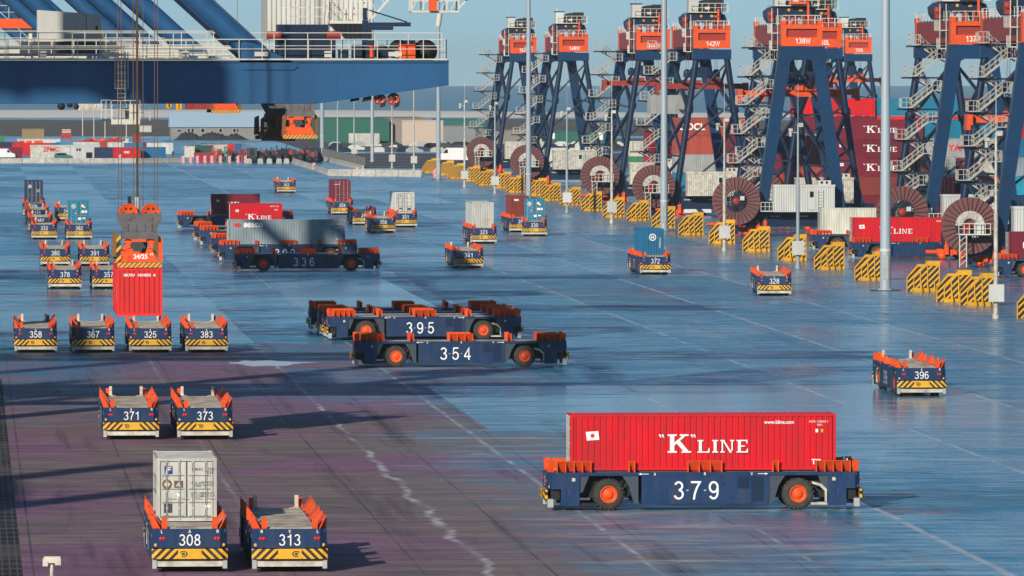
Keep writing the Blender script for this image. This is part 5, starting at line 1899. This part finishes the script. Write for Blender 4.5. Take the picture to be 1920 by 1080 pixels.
mast(604, 284, .55, "far white mast right of the hanging orange spreader")

def pole(px, gy, label, cab=True, cam_=True, hh=14.5, ant=4, m=MAST, r=.17):
    g = G(px, gy)
    o = thing("camera_pole", label, "pole", (g.x, g.y, 0), 0, "slim camera and lamp poles")
    b = MB()
    b.tube((0, 0, .0), (0, 0, 8.5), r * 1.1, 12, 0, r); b.tube((0, 0, 8.5), (0, 0, hh), r * .72, 12, 0, r * .6)
    if ant: b.tube((0, 0, hh), (0, 0, hh + ant), .035, 5, 0)
    b.tube((0, 0, 0), (0, 0, .35), r * 1.7, 10, 0)
    b.build("pole", m, o)
    if cab:
        b = MB(); b.box(-.62, .62, -.50, -r * 1.02, 1.35, 2.75); b.box(-.58, .58, -.51, -.501, 1.40, 2.70); b.build("cabinet", HOUSE, o)
    if cam_:
        b = MB(); b.tube((0, 0, hh - .9), (-.75, 0, hh - .8), .05, 5); b.tube((-.75, 0, hh - 1.25), (-.75, 0, hh - .75), .17, 10); b.box(-.95, -.55, -.25, .2, hh - .72, hh - .45)
        b.box(.05, .5, -.2, .2, hh - .3, hh + .1)
        b.build("camera", CREAM, o)
pole(1867, 597, "slim white camera pole with cabinet at the right edge", m=CREAM, hh=15)
pole(1496, 503, "slim grey pole in front of the seventeenth striped barrier")
pole(1358, 470, "slim white pole before the dark cable reel of crane 139W", m=CREAM)
pole(1147, 418, "slim white pole left of crane 142W", m=CREAM)
pole(1063, 398, "slim grey pole in front of crane 148W")
pole(928, 363, "slim grey pole among the far striped barriers")
pole(871, 351, "slim white pole in front of the leftmost stacking crane", m=CREAM)
pole(735, 316, "slim white pole standing behind the concrete barriers", m=CREAM, cam_=False, ant=0)
pole(776, 319, "tall slim white pole behind the concrete barriers before the beige hall", m=CREAM, hh=22, cam_=False, ant=0)
for px, gy, lab in ((155, 255, "left"), (176, 257, "middle"), (197, 258, "right"), (237, 258, "rightmost, apart from the others")):
    pole(px, gy, "small far lamp post on the dunes, %s of the little group" % lab, cab=False, cam_=False, hh=12, ant=0, m=CREAM, r=.14)
pole(633, 294, "thin pole on the rail yard, left of the far mast", cab=False, cam_=False, hh=18, ant=0)
pole(664, 300, "thin pole on the rail yard beside the far mast", cab=True, cam_=False, hh=18, ant=0)

g = AT(97, 1050, 288)
o = thing("light_bollard", "small white post lamp at the lower left picture edge", "post lamp", (g.x, 288, 0))
b = MB(); b.tube((0, 0, 0), (0, 0, g.z - .1), .075, 12); b.tube((0, 0, 0), (0, 0, .1), .2, 12); b.build("post", CREAM, o)
b = MB(); b.box(-.34, .34, -.22, .22, g.z - .10, g.z + .06); b.box(-.30, .32, -.18, .18, g.z + .06, g.z + .14); b.box(-.34, -.15, -.26, -.221, g.z - .22, g.z - .02); b.box(.12, .34, -.26, -.221, g.z - .18, g.z - .02)
b.build("lamp_head", CREAM, o)

# ------------------------------------------------------------------ container stacks behind the cranes
SC = ["maroon", "red", "brick", "maroon", "grey", "lightgrey", "red", "navy", "maroon", "brown", "teal", "orange", "silver", "hot"]
WORD = dict(red="bright red", maroon="dark red", grey="blue grey", white="off white", teal="teal", blue="blue", navy="navy", cream="cream", brown="brown", orange="orange", brick="brick red", green="green", lightgrey="light grey", hot="scarlet", darkgreen="dark green", silver="pale grey", sky="sky blue")
ORD = ["lowest", "second", "third", "fourth", "fifth", "top", "seventh"]
def stack(x, y, colors, L=L40, tag_="", rz=math.pi / 2, sign=None):
    out = []
    for k, cc in enumerate(colors):
        c = container(L, cc, (x, y, .02 + k * 2.60), rz, "%s container, %s in the stack %s" % (WORD[cc], ORD[k], tag_), doors=False, group="containers stacked behind the cranes")
        out.append(c)
    return out


LILAC = mat("maroon_lettering_paint", (.20, .02, .10), .5, var=0)
g0 = G(1562, 402)
Yk = g0.y
st = stack(g0.x + 6.1, Yk, ["maroon", "brown", "maroon", "maroon", "maroon"], tag_="with large white serif lettering right of crane 139W", rz=-math.pi / 2)
for c in st[2:]:
    kline(c, 1, .95, .2, full=False)
side_sign(st[0], 1, "CAI", -3, 1.3, .6)
st = stack(g0.x + 18.6, Yk, ["red", "orange", "cream", "lightgrey", "teal"], tag_="below the leg of crane 137W", rz=-math.pi / 2)
side_sign(st[3], 1, "YANG MING", .6, 1.3, .95, REDL, bold=.03)
put("emblem", poly_mesh("square", [R4(-.5, .5, -.5, .5)], LILAC, 1.3), st[3], (1.225, -4.6, 1.3), math.pi / 2)
put("emblem", poly_mesh("ymark", [[(-.35, .4), (-.1, .4), (0, .1), (.1, .4), (.35, .4), (.12, -.05), (.12, -.4), (-.12, -.4), (-.12, -.05)]], WHITE, 1.3), st[3], (1.229, -4.6, 1.3), math.pi / 2)
side_sign(st[0], 1, "MAERSK", 0, 1.3, .7, bold=.03)
side_sign(st[4], 1, "S", 3.5, 1.3, .7, mat("amber_lettering", (.6, .25, .03), .5, var=0), bold=.04)
st = stack(g0.x + 31.1, Yk, ["navy", "sky", "grey", "blue", "red"], tag_="right of crane 137W", rz=-math.pi / 2)
st2 = stack(g0.x + 43.6, Yk, ["blue", "navy", "red", "blue", "grey"], tag_="at the right picture edge", rz=-math.pi / 2)
side_sign(st2[4], 1, "O", -3.9, 1.3, .9, mat("navy_lettering", (.02, .05, .2), .5, var=0), bold=.03)
kline(st2[2], 1, .8, 0, full=False)
# rows farther back, one tier showing above
rows_ = [(Yk + 70, 126, 5, ["red", "teal", "maroon", "sky", "red", "maroon"], 6, "of the second row"), (Yk + 14, 121, 2, ["brick", "red", "maroon", "grey"], 4, "of the hidden front row")]
for yy, xx, nn, cols, tiers, nm in rows_:
    for i in range(len(cols)):
        cs = [SC[(i * 5 + k * 3 + int(yy)) % len(SC)] for k in range(tiers - 1)] + [cols[i]]
        if "front" in nm: cs = cs[:tiers]
        stack(xx + i * 12.5, yy, cs, tag_="%s, %s from left" % (nm, N_[i]), rz=-math.pi / 2)
# green, red, blue boxes standing end on near the foot of crane 137W
for i, (px, gy, cc, L_) in enumerate(((1727, 405, "green", L20), (1790, 407, "red", L20), (1826, 406, "blue", L20), (1705, 404, "maroon", L20))):
    g = G(px, gy)
    for k in range(3):
        ck = [cc, SC[(i * 3 + k) % 14], cc][(k + 2) % 3]
        container(L20, ck, (g.x, Yk - 8, .02 + 2.6 * k), 0, "%s short container seen end on, %s in column %s" % (WORD[ck], ORD[k], ["left of crane 137W's leg", "right of crane 137W's leg", "far right of crane 137W", "by crane 137W's reel"][i]), group="containers stacked behind the cranes")
# fill of the stacks towards the right picture edge
for i, cols in enumerate((["maroon", "red", "grey", "maroon", "red"], ["red", "maroon", "white", "red", "maroon"], ["brick", "navy", "red", "maroon", "lightgrey"])):
    stack(g0.x + 25 + i * 12.6, Yk + 26, cols, tag_="behind crane 137W, %s from left" % N_[i], rz=-math.pi / 2)
# stacks seen between cranes 142W and 139W
for px, gy, cols in ((1302, 392, ["blue", "teal", "lightgrey", "brick", "brick"]), (1385, 392, ["red", "silver", "brown", "maroon"]), (1460, 392, ["brown", "brick", "maroon", "navy"]), (1245, 372, ["green", "white", "red", "maroon"])):
    g = G(px, gy)
    st = stack(g.x + 3, g.y, cols, tag_={1302: "between the legs of crane 142W", 1385: "left of crane 139W", 1460: "between the legs of crane 139W", 1245: "behind the second lamp mast"}[px], rz=-math.pi / 2)
    if px == 1302:
        side_sign(st[4], 1, "OOCL", -3.5, 1.3, 1.0, bold=.03)
    if px == 1460:
        o_ = side_sign(st[1], 1, "HAMBURG", 2.8, 1.3, .5)
for px, gy, cols in ((1180, 352, ["white", "green", "cream"]), (1010, 330, ["cream", "white"])):
    g = G(px, gy)
    stack(g.x + 6, g.y, cols, tag_={1180: "behind crane 144W", 1010: "behind the foot of crane 148W"}[px], rz=-math.pi / 2)

# ------------------------------------------------------------------ far edge of the apron
def seg_barrier(a, b, h, label, group, n):
    d = (b - a)
    for i in range(n):
        p_, q_ = a + d * ((i + .01) / n), a + d * ((i + .99) / n)
        mb = MB()
        L_ = (q_ - p_).length
        mb.prism([(-.40, 0), (.40, 0), (.40, .14), (.16, .45), (.12, h), (-.12, h), (-.16, .45), (-.40, .14)], 'x', -L_ / 2, L_ / 2)
        o = mb.build("concrete_barrier", CONC)
        o.location = (p_ + q_) / 2
        o.rotation_euler = (0, 0, math.atan2(d.y, d.x))
        tag(o, label % N_[i], "concrete barrier", group)
seg_barrier(G(0, 306), G(255, 306), 1.05, "pale concrete barrier at the far left end of the apron, %s from the left", "concrete barriers at the far apron edge", 6)
seg_barrier(G(258, 306), G(338, 305), 1.05, "pale concrete barrier near the striped posts, %s from the left", "concrete barriers at the far apron edge", 2)
seg_barrier(G(618, 329.5), G(792, 331.5), 1.25, "white concrete barrier left of the striped barriers, %s from the left", "white barriers left of the crane row", 4)
seg_barrier(G(549, 306), G(616, 328), 1.1, "concrete barrier running towards the camera, %s from the far end", "white barriers left of the crane row", 9)
seg_barrier(G(602, 300), G(681, 319.5), 1.0, "concrete barrier under the grey screen fence, %s from the far end", "white barriers left of the crane row", 7)
a, b_ = G(600, 299), G(678, 318.5)
b = MB(); b.beam((a.x + .6, a.y, 1.6), (b_.x + .6, b_.y, 1.6), .08, 1.6)
for i in range(20):
    c_ = a.lerp(b_, i / 19); b.tube((c_.x + .5, c_.y, 0), (c_.x + .5, c_.y, 2.5), .05, 5)
o = b.build("screen_fence", mat("grey_fence_mesh", (.22, .21, .19), .8, var=.5)); tag(o, "grey screen fence behind the pale barriers", "fence")
for i, px in enumerate((343, 357, 370, 384, 397, 413, 430, 446, 460)):
    g = G(px, 305); b = MB(); b.box(-.30, .30, -.06, .06, -.65, .65); b.box(-.35, .35, -.2, .2, -.79, -.652)
    o = b.build("warning_post", HAZ_POST, None, (g.x, g.y, .8)); tag(o, "red white striped warning post before the red racks, %s from the left" % N_[i], "warning post", "striped warning posts")
for px, gy, w_ in ((225, 302, "in front of the far red container"), (668, 328, "on the white barrier, left one"), (751 * .25 + 400, 319, "on the slanting barrier"), (814, 331, "at the end of the white barriers")):
    g = G(px, gy); b = MB(); b.box(-.28, .28, -.06, .06, -.65, .65); b.box(-.33, .33, -.2, .2, -.79, -.652)
    o = b.build("warning_post", HAZ_POST, None, (g.x, g.y - 1, .8)); tag(o, "red white striped warning post " + w_, "warning post", "striped warning posts")
for i, px in enumerate((467, 488, 505, 523, 537)):
    g = G(px, 306); b = MB(); b.prism([(-.58, 0), (.58, 0), (.52, .9), (-.52, .9)], 'y', -.5, .5); b.box(-.3, .3, -.2, .2, .9, 1.0)
    o = b.build("concrete_block", CONC if i not in (1, 2) else GALV, None, (g.x, g.y, 0)); tag(o, "pale concrete block, %s from the left before the dark machinery" % N_[i], "concrete block", "concrete blocks by the machinery")


def hall(name, label, cat, px0, px1, ytop, ybot, dep, m, roof=None, rh=0.0, wins=(), wmat=None, doors=()):
    """box building at its real distance; wins: (px0, px1, ytop, ybot)"""
    g = G((px0 + px1) / 2, ybot)
    Y = g.y
    a, c_ = AT(px0, ybot, Y), AT(px1, ytop, Y)
    base = a.z - .3
    o = thing(name, label, cat, ((a.x + c_.x) / 2, Y, base))
    hw, hh = (c_.x - a.x) / 2, c_.z - base
    b = MB(); b.box(-hw, hw, 0, dep, 0, hh)
    for k in range(int(2 * hw / 3.0)):
        b.box(-hw + k * 3.0, -hw + k * 3.0 + .05, -.03, -.003, .1, hh - .1)
    b.build("walls", m, o)
    b = MB()
    if rh:
        b.prism([(-.5, hh + .003), (dep / 2, hh + rh), (dep + .5, hh + .003)], 'x', -hw - .3, hw + .3)
    else:
        b.box(-hw - .1, hw + .1, -.1, dep + .1, hh + .003, hh + .22)
    b.build("roof", roof or m, o)
    for (wa, wb, wt, wbm) in wins:
        p_, q_ = AT(wa, wbm, Y), AT(wb, wt, Y)
        x0, x1, z0, z1 = p_.x - o.location.x, q_.x - o.location.x, p_.z - base, q_.z - base
        b = MB(); b.box(x0 - .08, x1 + .08, -.07, -.031, z0 - .08, z1 + .08, 0); f = b.build("window", HOUSE, o)
        b = MB(); b.box(x0, x1, -.09, -.071, z0, z1, 0); b.build("pane", wmat or GLASS, f)
    return o


GREENW = mat("green_cladding", (.020, .135, .095), .5, var=.3, scale=.05)
BEIGE = mat("beige_cladding", (.58, .47, .38), .7, var=.12, scale=.1)
TAUPE = mat("taupe_cladding", (.22, .20, .17), .7, var=.15, scale=.1)
GREYC = mat("grey_cladding", (.21, .235, .24), .7, var=.15, scale=.1)
SHEDW = mat("grey_shed_wall", (.24, .235, .225), .8, var=.3, scale=.2)
SHEDR = mat("pale_blue_roof", (.33, .46, .56), .45, var=.2, scale=.1)
OCHRE = mat("ochre_wall", (.28, .20, .10), .8, var=.2, scale=.3)
hall("warehouse", "long green warehouse behind the rail yard", "warehouse", 600, 730, 224, 268, 60, GREENW)
hall("warehouse", "taupe warehouse bay between green hall and beige hall", "warehouse", 724, 800, 222.5, 267, 50, TAUPE)
hall("warehouse", "tall blank beige hall behind the far lamp mast", "hall", 753.5, 831, 227.5, 272.5, 30, BEIGE)
hall("warehouse", "long low warehouse with green top band behind the leftmost stacking crane", "warehouse", 826, 905, 237.5, 268, 45, GREYC)
g = G(865, 267); b = MB(); p_, q_ = AT(826, 238, g.y - 1), AT(905, 225.5, g.y - 1)
hall("warehouse", "green warehouse seen between the stacking cranes", "warehouse", 828, 910, 225.5, 266, 40, GREENW)
hall("shed", "taupe hall behind the second stacking crane", "hall", 905, 990, 246, 270, 40, TAUPE)
hall("warehouse", "green warehouse with white panels right of crane 148W", "warehouse", 1020, 1150, 247, 268, 40, GREENW, wins=((1031, 1040, 250, 260), (1085, 1093, 250, 260), (1118, 1130, 249, 262)), wmat=WHITE)
hall("long_shed", "long grey shed with pale blue roof behind the dark heap", "shed", 320, 492, 238.5, 262, 14, SHEDW, SHEDR, 4.2,
     wins=((332, 339, 243, 247), (352, 356, 241, 248), (359, 363, 241, 248), (377, 383, 241, 248), (411, 416, 241, 248), (437, 442, 241, 248), (444, 447, 241, 248), (477, 482, 241, 248)))
hall("brown_building", "ochre box building left on the dunes", "building", 41.5, 82.5, 243, 260, 10, OCHRE)
hall("red_hut", "small reddish hut with pale front on the dunes", "hut", 115, 134, 246, 259, 8, ORANGE_D, wins=((117, 132, 243, 248.5),), wmat=BEIGE)
hall("white_building", "white orange and blue site building at the left", "building", 33, 113, 262, 283, 8, HOUSE, CREAM, 0, wins=((35.5, 46, 263.5, 272), (49, 60, 263.5, 272), (64, 80, 263.5, 272)), wmat=ORANGE)
zh = hall("site_hut", "white site building with red letters at the left", "building", 57, 134, 274, 296, 8, CREAM, CREAM, 0, wins=((76, 85, 277.5, 284), (122, 131, 278, 285)), wmat=HOUSE)
g = G(95, 296); p_ = AT(95, 280, g.y)
letter("ZPMC", 1.0, REDL, zh, (p_.x - zh.location.x, g.y - .1 - zh.location.y, p_.z - zh.location.z), 0, "lettering", .03)
hall("site_hut", "grey site house with two dark windows at the left", "building", 132, 187, 274, 298, 8, HOUSE, HOUSE, 0, wins=((143, 146.5, 278, 283), (148, 151.5, 278, 283), (161.5, 173, 285.5, 297)))
hall("site_hut", "pale small house right of the dunes lamp posts", "hut", 262, 284, 237, 252, 8, HOUSE)
hall("stone_box", "cream box left of the green and red boxes far away", "box", 346, 365, 275.5, 294.5, 3, CREAM)
hall("maroon_tower", "tall maroon cabin behind the red container", "cabin", 249, 264, 254, 272, 3, ORANGE_D)
hall("grey_box", "small grey cabinet left of the maroon cabin", "cabinet", 230, 241, 261.5, 270, 3, HOUSE)
def fbox(c_, px, gy, L_, label, rz=-math.pi / 2, z=0.02):
    g = G(px, gy)
    return container(L_, c_, (g.x, g.y + 1.2, z), rz, label, doors=False, group="far containers at the apron edge")
fbox("maroon", 16, 298, L20, "maroon container behind the white van at the left edge")
fbox("navy", 203, 298.5, L20, "navy container between grey house and red container")
c = fbox("red", 238, 298.5, L20, "far red container with pale lettering between two blue ones"); side_sign(c, 1, "MSC", 0, 1.5, .5, bold=.03)
fbox("blue", 285, 298, L20, "far blue container right of the red one")
fbox("green", -14, 274, L20, "green container at the far left edge")
fbox("darkgreen", 375, 294, L20, "dark green container right of the cream box")
fbox("blue", 389, 290, 3.0, "small blue box above the low red bin")


for i, (cc, px, gy) in enumerate((("sky", 122, 287), ("hot", 142, 286), ("white", 162, 287.5), ("blue", 96, 289), ("red", 70, 289.5), ("white", 226, 288), ("teal", 250, 289), ("maroon", 275, 288), ("white", 300, 289), ("red", 40, 288.5), ("navy", 20, 287), ("red", 415, 292), ("blue", 436, 291), ("white", 402, 293))):
    fbox(cc, px, gy, L20 if i % 3 else 4.2, "%s box standing in the rear row of the far site, %s of the row" % (WORD[cc], N_[i]))


def heap(name, label, cat, grp, px0, px1, ytop, ybot, mats, n, seed, kind):
    g = G((px0 + px1) / 2, ybot)
    Y = g.y
    a, c_ = AT(px0, ybot, Y), AT(px1, ytop, Y)
    r_ = random.Random(seed)
    H_ = c_.z
    for i in range(n):
        b = MB()
        x = a.x + (c_.x - a.x) * (i + r_.uniform(.3, .7)) / n
        h = H_ * r_.uniform(.55, 1.0)
        y = Y + r_.uniform(0, 5)
        m_ = r_.randrange(len(mats))
        if kind == 'frame':
            wd = (c_.x - a.x) / n * r_.uniform(.9, 1.25)
            for z in (0.08, h * .5, h - .12):
                b.box(x - wd / 2, x + wd / 2, y - .08, y + .08, z - .08, z + .08, m_)
                b.box(x - wd / 2, x + wd / 2, y + 1.2, y + 1.36, z - .08, z + .08, m_)
            for xx in (x - wd / 2, x, x + wd / 2):
                b.box(xx - .07, xx + .07, y - .09, y + .09, 0, h, m_); b.box(xx - .07, xx + .07, y + 1.19, y + 1.37, 0, h, m_)
                b.box(xx - .06, xx + .06, y + .09, y + 1.19, h * .5 - .06, h * .5 + .06, m_)
            for q in range(3):
                zz = (0, h * .5 + .08, h * .5 + .08)[q]
                b.box(x - wd * (.4 - .28 * q), x - wd * (.4 - .28 * q) + wd * .24, y + .2, y + 1.1, zz + .005, zz + h * r_.uniform(.15, .38), r_.randrange(len(mats)))
        elif kind == 'slant':
            b.beam((x - 2.5, y, h * .25), (x + 2.5, y, h), .5, .6, m_); b.beam((x - 2.5, y + .1, h * .65), (x + 2.2, y + .1, h * .5), .5, .7, m_)
            b.box(x - 1.0, x + 1.0, y - .2, y + 1.5, 0, h * .6, m_)
        else:
            rr = r_.uniform(.5, .8) * H_ * .42
            b.box(x - 1.1, x + 1.0, y + .3, y + 2.2, .15, h, m_)
            for s in (-.7, .7):
                b.ring((x + s, y, rr * .9), 'y', [(0, 0), (rr, 0), (rr, .55), (0, .55)], 14, 1)
            b.box(x - .5, x + .3, y + .1, y + .305, h * .5, h * .9, r_.randrange(len(mats)))
            b.tube((x + r_.uniform(-.5, .5), y + .8, h * .6), (x + r_.uniform(-.5, .5), y + .8, H_ * r_.uniform(.9, 1.2)), .10, 5, m_)
        o = b.build(name, mats)
        tag(o, label % N_[i], cat, grp)
heap("steel_frame", "bright orange steel crane frame in the far heap, %s from the left", "steel frame", "orange frames heaped behind the containers", 149, 219, 256, 279, [ORANGE, ORANGE, ORANGE_D], 9, 3, 'slant')
heap("rack", "red steel rack filled with gear behind the striped posts, %s from the left", "rack", "red racks at the apron edge", 398, 468, 274, 302, [ORANGE_D, ORANGE_D, GREENW, STEELD, REDL], 12, 5, 'frame')
heap("parked_machine", "dark wheeled machine parked behind the concrete blocks, %s from the left", "machine", "dark machines at the apron edge", 470, 600, 277, 305, [STEELD, DARK, CRANE_N, ORANGE_D], 16, 8, 'wheels')
g = G(383, 303); b = MB(); b.prism([(-1.9, 0), (1.9, 0), (2.2, 1.9), (-2.2, 1.9)], 'y', 0, 2.2)
o = b.build("skip", mat("skip_red_paint", (.30, .02, .04), .5, var=.4), None, (g.x, g.y + .3, 0)); tag(o, "low dark red skip beside the red racks", "skip")
# dark heap before the long shed
g0_, g1_ = G(325, 262), G(468, 262)
b = MB(); r_ = random.Random(4); vs = []; NX = 60
for i in range(NX + 1):
    f = i / NX
    x = g0_.x + (g1_.x - g0_.x) * f
    h = 1.0 + 1.3 * abs(math.sin(f * 9.0)) * (1 - f * .3) + r_.uniform(-.3, .3)
    h *= min(1, f * 8, (1 - f) * 5)
    for y, k in ((-8, 0), (-5, .7), (-2, 1), (2, .8), (6, 0)):
        vs.append((x, g0_.y + y, max(.02, h * k * r_.uniform(.85, 1.1))))
b.add(vs, [(5 * i + j, 5 * i + 5 + j, 5 * i + 6 + j, 5 * i + 1 + j) for i in range(NX) for j in range(4)])
o = b.build("rubble_heap", mat("dark_rubble", (.035, .042, .05), .9, var=.6, scale=.6)); tag(o, "long dark rubble heap before the grey shed", "rubble heap")


def vehicle(name, label, px, gy, m, van=True, rz=0.0, s=1.0):
    g = G(px, gy)
    o = thing(name, label, "van" if van else "car", (g.x, g.y, 0), rz)
    if van:
        prof = [(-2.4, .35), (-2.4, 1.95), (-2.2, 2.25), (.9, 2.25), (1.75, 1.35), (2.45, 1.10), (2.55, .40)]
        win = [(.75, 2.0), (1.05, 2.0), (1.55, 1.42), (.75, 1.42)]
    else:
        prof = [(-2.0, .3), (-2.05, .95), (-1.7, 1.35), (-1.0, 1.5), (.4, 1.48), (1.1, 1.0), (2.0, .85), (2.05, .35)]
        win = [(-1.4, 1.38), (.3, 1.38), (.8, 1.02), (-1.5, 1.02)]
    sc_ = lambda P: [(a * s, b_ * s) for a, b_ in P]
    b = MB(); b.prism(sc_(prof), 'y', -.9 * s, .9 * s); b.build("body", m, o)
    for f in (-1, 1):
        b = MB(); b.prism(sc_(win), 'y', f * .902 * s, f * .912 * s); b.build("window", GLASS, o)
    for x in (-1.45, 1.55):
        for f in (-1, 1):
            b = MB(); b.ring((x * s, f * .75 * s, .33 * s), 'y', [(0, -.14), (.33 * s, -.14), (.33 * s, .19), (0, .19)], 14); b.build("wheel", TYRE, o)
VW = mat("white_car_paint", (.75, .76, .76), .3, var=.1)
vehicle("van", "white van parked at the left edge before the maroon container", 7, 298, VW)
vehicle("van", "white van parked beyond the far lamp mast", 848, 304, VW, s=1.35, rz=math.pi)
vehicle("van", "white van under crane 142W between the striped barriers", 1298, 404, VW)
vehicle("car", "teal car parked in front of the grey site house", 119, 299.5, mat("teal_car_paint", (.05, .14, .15), .3, var=.1), van=False)
# parked cars in rows on the far yard, small
b = MB(); r_ = random.Random(9)
pc = MB(); pc.prism([(-2.0, .3), (-2.05, .95), (-1.2, 1.45), (.6, 1.45), (1.3, .95), (2.05, .85), (2.05, .3)], 'y', -.85, .85)
cm = [pc.mesh("parked_car", [q]) for q in (HOUSE, STEELD, DARK, mat("silver_car_paint", (.4, .42, .44), .3, .3, var=.1), CRANE_N)]
for i in range(46):
    px = r_.uniform(620, 900) if i < 34 else r_.uniform(1010, 1160)
    gy = r_.choice((276.5, 279, 283, 287.5)) if i < 34 else r_.choice((276, 281))
    g = G(px, gy)
    o = put("parked_car", cm[r_.randrange(5)], None, (g.x, g.y, far_drop(g.y)), r_.uniform(-.1, .1))
    tag(o, "tiny far parked car in the rows of the rail yard", "car", "cars parked in rows on the far yard")
for i, (px, gy) in enumerate(((712, 266.5), (722, 266.5), (676, 268.5), (690, 268.5))):
    fbox("white", px, gy, L20, "far white trailer box before the green warehouse, %s in the group" % N_[i])
# person by the far blue container
g = G(324, 297)
sk = bpy.data.meshes.new("person")
jt = [(0, 0, .92), (0, 0, 1.25), (0, 0, 1.48), (0, -.02, 1.68), (.20, 0, 1.42), (.26, 0, 1.12), (.22, -.12, .88), (-.20, 0, 1.42), (-.27, .02, 1.12), (-.22, -.1, .88), (.10, 0, .86), (.12, -.08, .48), (.12, .02, .06), (.13, -.16, .04), (-.10, 0, .86), (-.13, .08, .48), (-.13, .12, .06), (-.13, -.06, .04)]
ed = [(0, 1), (1, 2), (2, 3), (2, 4), (4, 5), (5, 6), (2, 7), (7, 8), (8, 9), (0, 10), (10, 11), (11, 12), (12, 13), (0, 14), (14, 15), (15, 16), (16, 17)]
sk.from_pydata(jt, ed, []); sk.materials.append(STEELD)
po = put("person", sk, None, (g.x, g.y, 0)); tag(po, "person in dark clothing walking right of the far blue container", "person")
md = po.modifiers.new("skin", 'SKIN')
rr = [.16, .17, .09, .11, .08, .06, .045, .08, .06, .045, .10, .075, .055, .05, .10, .075, .055, .05]
for v, q in zip(sk.skin_vertices[0].data, rr):
    v.radius = (q, q)
sk.skin_vertices[0].data[0].use_root = True
po.modifiers.new("smooth", 'SUBSURF').levels = 1

# ------------------------------------------------------------------ sea air
mb = MB(); mb.box(-4200, 5200, -500, 17800, -40, 60)
hm = bpy.data.materials.new("sea_haze"); hm.use_nodes = True
hm.node_tree.nodes.remove(hm.node_tree.nodes["Principled BSDF"])
vol = hm.node_tree.nodes.new("ShaderNodeVolumePrincipled")
vol.inputs['Color'].default_value = (.70, .86, 1.0, 1)
vol.inputs['Density'].default_value = 0.000045
vol.inputs['Anisotropy'].default_value = 0.0
hm.node_tree.links.new(vol.outputs[0], hm.node_tree.nodes["Material Output"].inputs['Volume'])
o = mb.build("haze", hm); o['kind'] = 'stuff'
